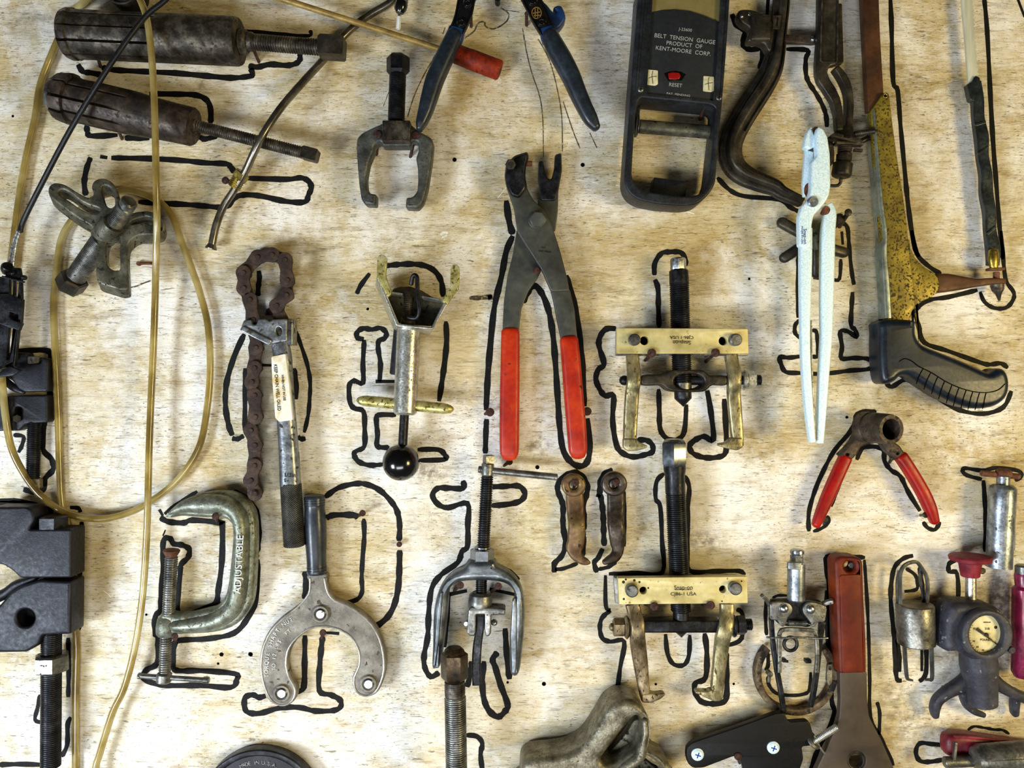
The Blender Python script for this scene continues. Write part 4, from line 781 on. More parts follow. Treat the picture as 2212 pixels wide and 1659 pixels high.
# ---- long bolt
T = thing('long_hex_bolt', 'big bolt with rounded brown hex head in front of the arch puller left leg', 'bolt', 985, 1560)
part(T, 'hex_head', M['bolt_brown'], lathe(P3(fE, 1236, 985, 96), P3(fE, 1238, 1150, 96), [(0, 23), (.08, 29.5), (.88, 29.5), (.94, 27), (1, 23)], 6), lathe(P3(fE, 1236, 960, 96), P3(fE, 1236, 1010, 96), [(0, 15), (.3, 21), (.7, 24), (1, 25)], 28))
part(T, 'shank', M['steel_dark'], rod(P3(fE, 1238, 1145, 96), P3(fE, 1240, 1250, 96), 22), thread(P3(fE, 1239, 1170, 96), P3(fE, 1240, 1225, 96), 22.6, 4.5))
part(T, 'threaded_shaft', M['steel_mid'], thread(P3(fE, 1241, 1245, 96), P3(fE, 1250, 1720, 96), 23.4, 4.6, .1))
# ---- dark round dish at the bottom edge
T = thing('round_metal_cover', 'dark round metal cover peeking up at the bottom edge, left of centre', 'cover', 560, 1740)
c = (560, 1752)
part(T, 'disc_body', M['dust_knob'], disc(c[0], c[1], 132, 0, 28, 64, .05))
part(T, 'rim', M['steel_black'], plate([circ(c[0], c[1], 132, n=64), circ(c[0], c[1], 118, n=64)], 6, 34, 3))
part(T, 'cast_lettering', M['steel_mid'], text_path('MADE IN U.S.A.', [(c[0]+105*math.sin(a), c[1]-105*math.cos(a)) for a in (-.4, -.2, 0, .2, .4)], 28.2, 8, .8))
T = thing('round_steel_knob', 'dark round steel knob edge showing at the very top, left of the cable', 'knob', 260, -40)
part(T, 'knob_body', M['dust_knob'], disc(261, -28, 37, 8, 60, 40, .2))
part(T, 'knob_rim', M['steel_dark'], plate([circ(261, -28, 37, n=40), circ(261, -28, 31, n=40)], 50, 64, 2))
# ---- tan rod with red handle
T = thing('red_handled_rod', 'thin tan rod with an orange red cylinder handle behind the crimping pliers', 'rod', 1030, 130)
part(T, 'rod', M['tan_rod'], rod((560, -18, 44), (1000, 122, 24), 6.6))
part(T, 'handle', M['red_wood'], lathe(P3(fF, 842, 344, 24), P3(fF, 1127, 452, 23), [(0, 19), (.02, 20.5), (.3, 20.8), (.31, 21.4), (.97, 21.4), (1, 19)], 36), label='orange red cylindrical handle')
# ---- probe
T = thing('tester_probe', 'silver and black probe with a clear tip hanging at the top edge', 'probe', 865, 10)
part(T, 'body', M['cyl_silver'], lathe((876, -60, 40), (867, 12, 40), [(0, 13), (1, 13)], 30))
part(T, 'collar', M['black_gloss'], lathe((868, 4, 40), (863, 28, 40), [(0, 13), (.3, 14), (.7, 13), (1, 8)], 30))
part(T, 'pin', M['steel_bright'], rod((863, 26, 40), (861.5, 42, 40), 3.2))
part(T, 'clear_tip', M['clear_tip'], hexa((862, 36, 40), (860, 63, 40), 5.2), label='pale clear tip')
# ---- crimping pliers
T = thing('crimping_pliers', 'black crimping pliers with blue collars and dark navy grips hanging from the top edge', 'pliers', 1110, 0)
part(T, 'arm', M['black_paint'], plate(rnd(fF((1090,-420),(1150,-420),(1150,-340),(965,-10),(945,95),(885,225),(800,198),(838,110),(862,-10)), 6), 56, 74, 3), bar(fF((860, -10, 74), (836, 110, 74), (800, 195, 74)), w=3, t=6), bar(fF((962, 0, 74), (944, 95, 74), (885, 218, 74)), w=3, t=6))
part(T, 'arm', M['black_paint'], plate(rnd(fF((1060,-420),(1130,-420),(1385,-10),(1425,60),(1472,186),(1398,232),(1340,140),(1265,-10),(1070,-330)), 6), 56, 74, 3), bar(fF((1268, 0, 74), (1338, 135, 74), (1396, 225, 74)), w=3, t=6), bar(fF((1388, 0, 74), (1426, 62, 74), (1470, 184, 74)), w=3, t=6))
part(T, 'pivot', M['steel_black'], disc(*fF.p((1108, -370)), 22, 50, 82), disc(*fF.p((1110, -6)), 6, 30, 50))
for (x, y) in ((920, 18), (880, 142), (1335, 4), (1392, 138)):
    q = fF.p((x, y)); part(T, 'bolt', M['black_gloss'], disc(q[0], q[1], 11, 72, 80, 24, .2), ring(q[0], q[1], 7, 4.5, 79, 81))
q = fF.p((1360, 82))
part(T, 'logo', M['print_gold'], plate([circ(q[0], q[1], 11, 13), circ(q[0], q[1], 9.4, 11.4)], 73.5, 74.6, .2), bar([(q[0]-3, q[1]-10, 74.6), (q[0]-3, q[1]+9, 74.6)], w=1.8, t=1), bar([(q[0]+2.5, q[1]-12, 74.6), (q[0]+2.5, q[1]+12, 74.6)], w=1.8, t=1), bar([(q[0]-8, q[1]+1, 74.6), (q[0]+8, q[1]-2, 74.6)], w=1.8, t=1), bar([(q[0]-6, q[1]+6, 74.6), (q[0]+8, q[1]+5, 74.6)], w=1.6, t=1))
part(T, 'collar', M['blue'], sweep(fF((850, 190, 64, 104, 26), (838, 232, 64, 112, 30), (828, 262, 64, 108, 28)), sq=4, n=20, cap=.1), label='blue plastic collar')
part(T, 'collar', M['blue'], sweep(fF((1428, 185, 64, 100, 26), (1440, 225, 64, 112, 30), (1452, 262, 64, 112, 28)), sq=4, n=20, cap=.1), label='blue plastic collar')
part(T, 'grip', M['navy'], sweep(fF((836, 228, 66, 108, 36), (795, 320, 66, 116, 40), (748, 420, 66, 120, 42), (706, 520, 66, 118, 42), (676, 620, 66, 110, 40), (650, 710, 66, 96, 36), (624, 785, 66, 74, 32), (612, 825, 66, 44, 24)), sq=2.5, n=24, cap=.4))
part(T, 'grip', M['navy'], sweep(fF((1442, 228, 66, 112, 36), (1478, 300, 66, 124, 40), (1528, 390, 66, 128, 42), (1580, 490, 66, 122, 42), (1622, 590, 66, 112, 40), (1668, 690, 66, 102, 36), (1708, 765, 66, 92, 32), (1738, 812, 66, 62, 24)), sq=2.5, n=24, cap=.4))
part(T, 'release_lever', M['blue'], plate(crom(fF((1385,0),(1425,25),(1470,78),(1488,70),(1468,48),(1490,32),(1522,38),(1545,95),(1538,130),(1492,182),(1448,150),(1410,70)), 3, True), 30, 64, 5), label='blue plastic release lever')
# ---- two jaw puller
T = thing('two_jaw_puller', 'small two jaw puller with black hex bolt standing upright in its block', 'puller', 855, 320)
yk = fF((385,780),(300,818),(238,850),(210,882),(204,935),(212,1060),(222,1180),(236,1272),(262,1310),(332,1313),(334,1240),(292,1235),(272,1200),(268,1130),(285,1040),(316,968),(320,925),(362,905),(372,935),(552,935),(562,905),(598,905),(605,960),(586,1010),(598,1070),(600,1150),(595,1220),(566,1258),(524,1262),(520,1330),(600,1333),(634,1295),(662,1200),(690,1020),(700,912),(686,880),(600,832),(540,780))
part(T, 'yoke', M['iron_cast'], plate(rnd(yk, 5), 20, 56, 7, res=4))
part(T, 'block', M['steel_dark'], box(*fF.p((372, 768)), *fF.p((550, 905)), 16, 74, 3), rod(P3(fF, 455, 900, 44), P3(fF, 455, 935, 44), 14))
part(T, 'threaded_bolt', M['steel_black'], thread(P3(fF, 472, 470, 46), P3(fF, 462, 775, 46), 18.3, 3.6, .08))
part(T, 'hex_head', M['steel_black'], lathe(P3(fF, 474, 352, 46), P3(fF, 474, 478, 46), [(0, 16), (.06, 21), (.16, 25), (.85, 25), (1, 19)], 6))
# ---- hose pliers with red grips
T = thing('hose_clamp_pliers', 'long dark olive steel pliers with two straight bright red grips, centre', 'pliers', 1170, 500)
part(T, 'rear_arm', M['handle_grey'], plate(rnd(fG((288,85),(306,80),(316,122),(324,150),(338,152),(348,110),(350,60),(376,52),(378,120),(364,200),(362,280),(352,352),(318,340),(285,300),(286,235),(292,200),(286,150)), 5), 20, 34, 2.5), plate(rnd(fG((205,345),(190,440),(170,520),(156,620),(150,740),(213,740),(222,650),(250,580),(285,530),(300,500),(260,420),(235,380)), 5), 20, 36, 2.5))
fa = plate(rnd(fG((246,47),(252,66),(241,100),(238,140),(246,190),(268,232),(308,268),(340,330),(372,430),(398,530),(407,580),(336,582),(300,500),(262,440),(238,405),(208,355),(194,262),(166,182),(158,142),(164,95),(198,62)), 5), 36, 52, 3)
part(T, 'front_arm', M['handle_grey'], fa, plate(rnd(fG((334,576),(408,572),(426,650),(438,775),(376,775),(360,700),(345,620)), 4), 26, 42, 3))
part(T, 'jaw_cap', M['steel_black'], plate(rnd(fG((246,49),(250,66),(240,100),(237,140),(243,185),(214,225),(185,215),(166,180),(160,142),(166,97),(200,64)), 6), 40, 60, 6))
part(T, 'rear_jaw_tip', M['steel_black'], plate(rnd(fG((290,84),(304,82),(314,122),(323,151),(339,153),(349,112),(352,62),(374,55),(376,120),(362,200),(352,235),(300,235),(294,200),(289,150)), 4), 22, 40, 3))
part(T, 'pivot_bolt', M['handle_grey'], hexa(P3(fG, 285, 307, 50), P3(fG, 285.5, 307, 68), 19), disc(*fG.p((282, 308)), 20, 48, 54))
part(T, 'jaw_bolt', M['iron_dark'], hexa(P3(fG, 182, 97, 54), P3(fG, 182, 97.5, 70), 12), disc(*fG.p((183, 97)), 6, 64, 74))
part(T, 'stop_pin', M['rust'], rod(P3(fG, 235, 94, 30), P3(fG, 264, 94, 30), 6))
part(T, 'stamped_lettering', M['ink'], text('U.S.', *fG.p((308, 415)), 53, 3.5, 5, .3), text('PAT. PEND.', *fG.p((314, 430)), 53, 4, 5, .3))
part(T, 'grip', M['red'], sweep(fG((181, 736, 30, 70, 30), (180, 850, 30, 73, 34), (178, 1000, 30, 75, 34), (177, 1120, 30, 75, 34), (177, 1190, 30, 72, 30), (177, 1212, 30, 58, 24)), sq=3.6, n=24, cap=.35), label='left bright red vinyl grip')
part(T, 'grip', M['red'], sweep(fG((404, 766, 36, 70, 30), (412, 850, 36, 72, 34), (424, 1000, 36, 74, 34), (434, 1120, 36, 74, 34), (438, 1185, 36, 70, 30), (439, 1206, 36, 56, 24)), sq=3.6, n=24, cap=.35), label='right bright red vinyl grip')
# ---- loose jaws
T = thing('puller_jaw', 'loose rusty brown puller jaw, left one of the pair', 'puller jaw', 1240, 1045, 'loose puller jaws')
part(T, 'eye', M['jaw_heat'], plate([circ(*fZ2.p((1472, 505)), 26.5, 25.5), circ(*fZ2.p((1475, 505)), 9)], 14, 38, 6), sharp=50)
part(T, 'shank', M['jaw_heat'], sweep(fZ2((1480, 600, 24, 212, 18), (1485, 700, 24, 218, 18), (1495, 850, 26, 212, 20), (1505, 980, 34, 205, 22), (1505, 1060, 34, 212, 22), (1495, 1180, 30, 205, 20), (1480, 1270, 28, 208, 20), (1500, 1350, 30, 150, 20), (1560, 1410, 32, 110, 18), (1630, 1440, 34, 80, 14), (1668, 1450, 34, 30, 8)), sq=3.4, n=20, cap=.3))
T = thing('puller_jaw', 'loose dark grey puller jaw, right one of the pair', 'puller jaw', 1330, 1045, 'loose puller jaws')
part(T, 'eye', M['jaw_dark'], plate([circ(*fZ2.p((1972, 490)), 28, 27), circ(*fZ2.p((1968, 492)), 9)], 14, 38, 6), sharp=50)
part(T, 'shank', M['jaw_dark'], sweep(fZ2((1985, 600, 24, 212, 18), (1988, 720, 24, 212, 18), (1985, 850, 26, 208, 20), (1985, 980, 34, 200, 22), (1998, 1070, 34, 205, 22), (2005, 1200, 30, 180, 20), (2010, 1300, 28, 140, 20), (1970, 1380, 30, 130, 20), (1900, 1420, 32, 100, 18), (1840, 1445, 34, 60, 12)), sq=3.4, n=20, cap=.3))
# ---- belt tension gauge
T = thing('belt_tension_gauge', 'charcoal belt tension gauge with printed face, red reset window and open lower frame', 'gauge', 1455, 200)
case = fR((140,-120),(120,200),(95,500),(70,850),(48,1150),(30,1400),(45,1465),(85,1520),(150,1560),(300,1590),(500,1605),(600,1590),(665,1540),(715,1480),(742,1420),(765,1100),(795,800),(825,420),(862,-120))
win = fR((140,790),(160,758),(200,762),(700,812),(745,835),(735,1000),(712,1200),(690,1400),(660,1480),(600,1520),(520,1530),(350,1515),(190,1492),(120,1450),(88,1370),(100,1150),(118,900))
face = fR((242,-120),(215,350),(190,742),(735,800),(765,500),(800,-120))
part(T, 'frame', M['gauge_body'], plate([rnd(case, 12), rnd(win, 8), face], 14, 84, 4, res=3), bar(fR((185, -60, 84), (150, 400, 84), (125, 720, 84)), w=4, t=4), bar(fR((838, -60, 84), (808, 400, 84), (785, 740, 84)), w=4, t=4))
part(T, 'scale_window', M['beige_scale'], plate(fR((225,-140),(222,240),(790,240),(812,-140)), 50, 76, 1), label='yellowed scale window')
dk = fR((236,98),(330,78),(430,72),(540,84),(650,118),(730,152),(788,190),(765,500),(738,803),(186,748),(205,500))
part(T, 'face_plate', M['gauge_face'], plate(dk, 56, 79, .6))
F_ = 79.5
part(T, 'printed_lettering', M['print_grey'], text('J-23600', *fR.p((507, 232)), F_, 6.2, 6.5, .25, 1.05), text('BELT  TENSION  GAUGE', *fR.p((502, 304)), F_, 8.6, 6.8, .3, 1.0), text('PRODUCT  OF', *fR.p((498, 350)), F_, 8.4, 6.5, .3, 1.0), text('KENT-MOORE  CORP.', *fR.p((490, 398)), F_, 8.6, 6.8, .3, 1.), text('RESET', *fR.p((430, 664)), F_, 7.6, 6, .3), text('PAT. PENDING', *fR.p((452, 738)), F_, 4.4, 6.5, .25, 1.25))
part(T, 'reset_recess', M['blackhole'], plate(fR((342,572),(380,558),(430,552),(475,560),(510,580),(478,628),(425,622),(375,630)), 78, 80, .2))
part(T, 'reset_button', M['red_dot'], plate(rnd(fR((372,568),(410,560),(460,566),(472,590),(460,614),(420,618),(380,615)), 2), 78, 83, 1.5), label='red reset button')
for (x, y) in ((250, 602), (688, 652)):
    q = fR.p((x, y)); s = part(T, 'label_patch', M['cream'], plate(rnd([(q[0]-11, q[1]-17), (q[0]+12, q[1]-15), (q[0]+12, q[1]+15), (q[0]+6, q[1]+18), (q[0]-12, q[1]+16)], 2), 78, 80.4, .5))
    part(s, 'label_crack', M['ink'], bar([(q[0]+1, q[1]-14, 80.5), (q[0]-1, q[1]-4, 80.5), (q[0]+1, q[1]+14, 80.5)], w=1.2, t=.8, sm=1), bar([(q[0]-8, q[1]+2, 80.5), (q[0]-1, q[1]-1, 80.5), (q[0]+9, q[1]-2, 80.5)], w=1.2, t=.8, sm=1))
for (x, y) in ((160, 693), (772, 757)):
    q = fR.p((x, y)); s = part(T, 'screw', M['steel_mid'], disc(q[0], q[1], 7, 82, 87, 20, dome=1)); part(s, 'cross_slot', M['blackhole'], bar([(q[0]-4, q[1], 87), (q[0]+4, q[1], 87)], w=1.5, t=1), bar([(q[0], q[1]-4, 87), (q[0], q[1]+4, 87)], w=1.5, t=1))
part(T, 'roller', M['olive_iron'], rod(P3(fR, 140, 985, 36), P3(fR, 700, 1030, 36), 14.5), label='brass tinted roller')
part(T, 'roller_washer', M['steel_mid'], disc(*fR.p((132, 940)), 1, 20, 22, 8), rod(P3(fR, 128, 980, 40), P3(fR, 140, 981, 40), 24), rod(P3(fR, 692, 1030, 36), P3(fR, 706, 1031, 36), 22))
part(T, 'roller_hanger', M['gauge_body'], plate(rnd(fR((640,840),(745,850),(735,1100),(690,1105),(700,980),(720,940),(700,890)), 3), 14, 26, 2), plate(rnd(fR((120,780),(160,800),(150,900),(128,1060),(112,1060)), 3), 14, 26, 2))
part(T, 'stop_block', M['black_rubber'], plate(rnd(fR((262,1380),(517,1412),(510,1540),(245,1510)), 3), 16, 50, 2))
# ---- bar pullers
def bolt_head(T, fr, x, y, r, d0, d1, m):
    q = fr.p((x, y)); b = part(T, 'bar_bolt', m, disc(q[0], q[1], r, d0, d1, 28, .2)); return b
T = thing('bar_puller', 'upper gold bar puller hung with its stamped lettering upside down and screw tip below', 'puller', 1462, 740, 'gold bar pullers')
part(T, 'front_bar', M['bar_gold'], plate([rnd(fJ((240,592),(1180,598),(1186,776),(238,776)), 2), circ(*fJ.p((438, 683)), 9.5), circ(*fJ.p((1003, 685)), 9.5)], 66, 84, 1))
part(T, 'hole_shade', M['blackhole'], disc(*fJ.p((438, 683)), 12, 30, 62), disc(*fJ.p((1003, 685)), 12, 30, 62))  # black discs behind the bar holes, painting the darkness inside them
part(T, 'rear_bar', M['steel_mid'], plate(rnd(fJ((236,610),(1176,614),(1182,792),(234,792)), 2), 8, 22, 1.2))
bolt_head(T, fJ, 370, 676, 13, 80, 100, M['steel_mid']); bolt_head(T, fJ, 1098, 676, 13.5, 80, 100, M['steel_mid'])
part(T, 'stamped_lettering', M['ink'], text('CJ86-1 USA', *fJ.p((706, 660)), 84.4, 6.4, 180.5, .25, 1.15), text('Snap-on', *fJ.p((706, 697)), 84.4, 8.5, 180.5, .25), bar(fJ((645, 684, 84.5), (765, 688, 84.5)), w=1, t=.6))
part(T, 'screw_head', M['steel_bright'], lathe(P3(fJ, 680, 90, 44), P3(fJ, 682, 182, 44), [(0, 14), (.1, 16.5), (.9, 17), (1, 16)], 8, rot=12))
part(T, 'screw', M['steel_black'], lathe(P3(fJ, 683, 172, 44), P3(fJ, 688, 275, 44), [(0, 16), (.12, 20.5), (1, 21)], 30), thread(P3(fJ, 688, 270, 44), P3(fJ, 708, 985, 44), 21.3, 4.6, .09))
part(T, 'screw_collar', M['steel_mid'], rod(P3(fJ, 712, 975, 44), P3(fJ, 714, 1045, 44), 19), label='grey collar above the tip')
part(T, 'screw_tip', M['steel_black'], lathe(P3(fJ, 713, 1040, 44), P3(fJ, 717, 1156, 44), [(0, 18.5), (.48, 18.5), (.55, 17), (1, .8)], 30))
part(T, 'crosspiece', M['iron_dark'], plate([crom(fJ((425,932),(560,925),(610,905),(660,893),(840,893),(885,910),(915,932),(1025,935),(1025,1003),(930,1003),(890,1035),(840,1052),(660,1052),(600,1035),(560,1005),(425,1003)), 3, True), circ(*fJ.p((760, 975)), 33, 17)], 22, 66, 5, res=3))
part(T, 'cross_bolt', M['steel_black'], rod(P3(fJ, 300, 970, 44), P3(fJ, 1268, 966, 44), 10), ball(*fJ.p((294, 968)), 44, 11), thread(P3(fJ, 1225, 966, 44), P3(fJ, 1272, 966, 44), 11.5, 3.5))
part(T, 'cross_nut', M['zinc'], hexa(P3(fJ, 1168, 966, 44), P3(fJ, 1232, 966, 44), 20), rod(P3(fJ, 1136, 966, 44), P3(fJ, 1168, 966, 44), 23))
part(T, 'jaw_arm', M['arm_gold'], sweep(fJ((352, 790, 44, 92, 22), (356, 850, 48, 94, 20), (362, 920, 58, 98, 22), (360, 985, 60, 98, 22), (350, 1060, 52, 100, 20), (342, 1180, 48, 100, 20), (336, 1300, 46, 98, 20), (334, 1400, 46, 96, 20), (334, 1440, 46, 90, 20)), sq=4, n=20, cap=.1), plate(rnd(fJ((290,1385),(382,1385),(400,1412),(462,1436),(458,1452),(395,1472),(315,1474),(288,1450)), 4), 36, 58, 3))
part(T, 'jaw_arm', M['arm_gold'], sweep(fJ((1058, 790, 44, 90, 22), (1068, 850, 48, 94, 20), (1082, 920, 58, 98, 22), (1080, 985, 60, 98, 22), (1078, 1060, 52, 96, 20), (1086, 1180, 48, 96, 20), (1096, 1300, 46, 90, 20), (1104, 1400, 46, 84, 20), (1106, 1435, 46, 80, 20)), sq=4, n=20, cap=.1), plate(rnd(fJ((1064,1380),(1142,1380),(1148,1448),(1105,1472),(1050,1462),(976,1442),(974,1424),(1030,1412)), 4), 36, 58, 3))
T = thing('bar_puller', 'lower gold bar puller with upright stamped lettering and hex headed screw on top', 'puller', 1470, 1275, 'gold bar pullers')
part(T, 'front_bar', M['bar_gold'], plate([rnd(fM((204,866),(962,858),(967,1014),(212,1022)), 2), circ(*fM.p((352, 940)), 8), circ(*fM.p((820, 933)), 8)], 66, 84, 1))
part(T, 'hole_shade', M['blackhole'], disc(*fM.p((352, 940)), 11, 30, 62), disc(*fM.p((820, 933)), 11, 30, 62))  # same black discs, standing for the shade in these holes
part(T, 'rear_bar', M['steel_mid'], plate(rnd(fM((180,862),(940,856),(944,1008),(190,1016)), 2), 8, 22, 1.2))
bolt_head(T, fM, 288, 945, 14, 80, 100, M['steel_mid']); bolt_head(T, fM, 898, 932, 14, 80, 100, M['steel_mid'])
part(T, 'oily_stain', M['ink'], *[disc(*fM.p(p), r, 83.6, 84.3, 12) for p, r in (((236, 890), 3.5), ((250, 875), 2.5), ((300, 880), 3), ((330, 890), 2.4), ((238, 990), 2.6), ((382, 925), 2.2), ((815, 1003), 1.8), ((930, 885), 2))])
part(T, 'stamped_lettering', M['ink'], text('Snap-on', *fM.p((588, 923)), 84.4, 8.8, -1, .25), bar(fM((540, 936, 84.5), (638, 935, 84.5)), w=1, t=.6), text('CJ86-1 USA', *fM.p((588, 961)), 84.4, 7, 0, .25, 1.15))
part(T, 'screw_head', M['hex_steel'], lathe(P3(fM, 533, 50, 44), P3(fM, 535, 215, 44), [(0, 20), (.06, 25), (.16, 28.5), (.86, 28.5), (1, 24)], 6, rot=12))
part(T, 'screw', M['steel_black'], lathe(P3(fM, 536, 208, 44), P3(fM, 541, 365, 44), [(0, 24), (.12, 24), (.35, 21.5), (1, 21.5)], 30), thread(P3(fM, 541, 360, 44), P3(fM, 573, 1060, 44), 21.8, 4.4, .1), rod(P3(fM, 573, 1050, 44), P3(fM, 574, 1140, 44), 17), lathe(P3(fM, 575, 1180, 44), P3(fM, 577, 1214, 44), [(0, 14), (1, 1)], 24))
part(T, 'crosspiece', M['steel_black'], box(*fM.p((355, 1120)), *fM.p((805, 1190)), 26, 62, 3))
part(T, 'cross_bolt', M['steel_black'], rod(P3(fM, 220, 1155, 44), P3(fM, 985, 1138, 44), 10), thread(P3(fM, 945, 1140, 44), P3(fM, 988, 1139, 44), 12.5, 3.6))
part(T, 'cross_nut', M['arm_brown'], hexa(P3(fM, 175, 1155, 44), P3(fM, 242, 1155, 44), 20), ball(*fM.p((174, 1155)), 44, 9), rod(P3(fM, 240, 1155, 44), P3(fM, 268, 1155, 44), 25))
part(T, 'cross_nut', M['steel_black'], hexa(P3(fM, 896, 1143, 44), P3(fM, 950, 1142, 44), 21), rod(P3(fM, 866, 1145, 44), P3(fM, 896, 1144, 44), 25))
part(T, 'jaw_arm', M['arm_brown'], sweep(fM((288, 1020, 44, 84, 22), (300, 1070, 48, 82, 20), (318, 1140, 60, 84, 22), (318, 1200, 60, 88, 22), (322, 1260, 52, 92, 20), (335, 1360, 48, 86, 20), (348, 1460, 46, 74, 20), (360, 1545, 46, 62, 20), (364, 1575, 46, 52, 18)), sq=4, n=20, cap=.1), plate(rnd(fM((340,1548),(400,1540),(420,1550),(470,1542),(486,1552),(455,1580),(400,1602),(345,1600)), 4), 36, 56, 3))
part(T, 'jaw_arm', M['arm_gold'], sweep(fM((842, 1020, 44, 84, 22), (842, 1070, 48, 82, 20), (836, 1140, 60, 86, 22), (822, 1200, 60, 90, 22), (812, 1260, 52, 86, 20), (800, 1360, 48, 80, 20), (790, 1460, 46, 76, 20), (782, 1540, 46, 72, 20), (782, 1572, 46, 64, 18)), sq=4, n=20, cap=.1), plate(rnd(fM((745,1525),(822,1525),(825,1572),(800,1594),(750,1586),(700,1562),(658,1544),(665,1530),(735,1532)), 4), 36, 56, 3))
# ---- spring compressor
T = thing('spring_compressor', 'large dark C shaped spring compressor with lever arm, right of the tension gauge', 'spring compressor', 1640, 200)
cf = [fS.p(p)[:2] for p in [(588,-90),(580,60),(565,200),(548,330),(530,470),(495,600),(425,730),(345,850),(262,980),(190,1110),(148,1230),(150,1340),(190,1430),(275,1500),(400,1555),(520,1600)]] + [(1690, 418), (1730, 436)]
wd = [36, 36, 36, 38, 42, 48, 52, 54, 54, 53, 52, 52, 50, 46, 41, 36, 30, 24]
part(T, 'c_frame', M['iron_dark'], sweep([(x, y, 22, w, 22) for (x, y), w in zip(cf, wd)], sq=3.5, n=20, cap=.2), sweep([(x+(3 if i < 5 else 2), y+(0 if i < 10 else -2), 34, w*.42, 34) for i, ((x, y), w) in enumerate(zip(cf, wd))], sq=2.6, n=16, cap=.2),
     sweep([(x-w*.36, y+w*.1, 30, 5, 14) for (x, y), w in list(zip(cf, wd))[4:12]], sq=2.6, n=10, cap=.2), sweep([(x+w*.40, y+w*.05, 30, 4, 14) for (x, y), w in list(zip(cf, wd))[0:10]], sq=2.6, n=10, cap=.2))
part(T, 'side_bracket', M['iron_dark'], plate([crom(fS((222,90),(268,74),(360,82),(430,115),(480,160),(530,195),(520,330),(500,430),(470,425),(440,372),(380,352),(312,352),(302,320),(318,240),(255,195),(215,140)), 3, True)], 22, 52, 6, res=3), box(*fS.p((330, 125)), *fS.p((500, 340)), 40, 60, 5, 5))
part(T, 'pivot_pin', M['steel_bright'], disc(*fS.p((250, 135)), 4.5, 48, 55, 16, dome=1), disc(*fS.p((315, 118)), 3.5, 48, 54, 14))
q = fS.p((549, 188)); lb = part(T, 'name_tag', M['steel_dark'], plate([rnd([(q[0]-8, q[1]-15), (q[0]+10, q[1]-15), (q[0]+6, q[1]+15), (q[0]-10, q[1]+14)], 2)], 48, 54, 1)); part(lb, 'tag_mark', M['blackhole'], bar([(q[0]+1, q[1]-10, 54), (q[0]-1, q[1]+9, 54)], w=2.2, t=1.2))
part(T, 'link_plate', M['steel_brown'], plate(rnd(fS((600,290),(740,297),(830,286),(898,285),(902,368),(850,376),(740,366),(600,352)), 4), 22, 32, 2), plate(rnd(fS((600,340),(860,364),(860,376),(600,366)), 2), 18, 26, 1))
part(T, 'link_rivet', M['steel_bright'], disc(*fS.p((862, 325)), 6.5, 30, 38, 22, dome=1), label='bright round rivet')
lv = fS((905,-90),(1078,-90),(1064,545),(1000,562),(978,610),(1000,670),(1050,745),(1090,830),(1112,930),(1120,1110),(1058,1110),(1048,980),(1015,860),(950,760),(900,690),(884,620),(882,540),(900,300))
part(T, 'lever', M['iron_dark'], plate([rnd(lv, 5)], 36, 56, 4, res=3), plate(rnd(fS((1072,25),(1104,28),(1118,528),(1100,545),(1050,545)), 3), 12, 30, 2), bar(fS((1040, 590, 30, 50, 24), (1105, 680, 28, 66, 24), (1148, 800, 28, 60, 24), (1155, 950, 28, 60, 24), (1140, 1110, 30, 60, 24)), cap=.2), box(*fS.p((925, -80)), *fS.p((1062, 540)), 18, 44, 2))
part(T, 'lever_rim', M['steel_dark'], bar(fS((932, -80, 57), (930, 20, 57), (918, 520, 57), (935, 532, 57), (1050, 532, 57), (1058, 520, 57), (1066, 20, 57), (1066, -80, 57)), w=3.5, t=4, sm=1))
part(T, 'lever_ferrule', M['iron_dark'], lathe(P3(fS, 1120, 1090, 40), P3(fS, 1128, 1200, 40), [(0, 16), (.1, 18), (.9, 20), (1, 17)], 26))
part(T, 'clamp_plates', M['steel_dark'], bar(fS((1010, 1165, 42), (1240, 1225, 42)), w=11, t=30), bar(fS((1040, 1225, 44), (1270, 1235, 44)), w=7, t=22), bar(fS((1205, 1280, 40), (1272, 1286, 40)), w=6, t=10), plate(rnd(fS((985,1160),(1020,1165),(1040,1300),(1035,1400),(990,1395)), 4), 20, 40, 2))
part(T, 'wing_screw', M['iron_dark'], thread(P3(fS, 1190, 1148, 44), P3(fS, 1385, 1118, 62), 6.5, 4, .15), rod(P3(fS, 1375, 1118, 61), P3(fS, 1408, 1116, 63), 3), rod(P3(fS, 1225, 1225, 30), P3(fS, 1330, 1175, 30), 6))
part(T, 'adjuster_collar', M['steel_dark'], thread(P3(fS, 1128, 1225, 40), P3(fS, 1122, 1300, 40), 15, 4.5), rod(P3(fS, 1120, 1305, 40), P3(fS, 1116, 1385, 40), 16))
part(T, 'adjuster_knob', M['iron_dark'], lathe(P3(fS, 1112, 1385, 40), P3(fS, 1092, 1515, 40), [(0, 16), (.1, 20.5), (.8, 21), (.92, 19), (1, 14)], 18))
part(T, 'hook_tail', M['iron_dark'], sweep(fS((1010, 1585, 16), (1065, 1582, 18), (1090, 1550, 20), (1085, 1510, 24)), w=7))
st = fZ1.p((480, 330)); arms = [(190, 198), (212, 488), (700, 445), (478, 618), (665, 165)]
for i, (x, y) in enumerate(arms):
    e = fZ1.p((x, y)); m_ = ((st[0]*1.1+e[0]*.9)/2, (st[1]+e[1])/2 + (5 if i in (0, 2) else -4 if i == 1 else 0))
    part(T, 'foot_arm', M['iron_dark'], sweep([(st[0], st[1], 30, 30, 24), (m_[0], m_[1], 28, 24, 22), (e[0], e[1], 20, 23, 20)], sq=3, n=16, cap=.6))
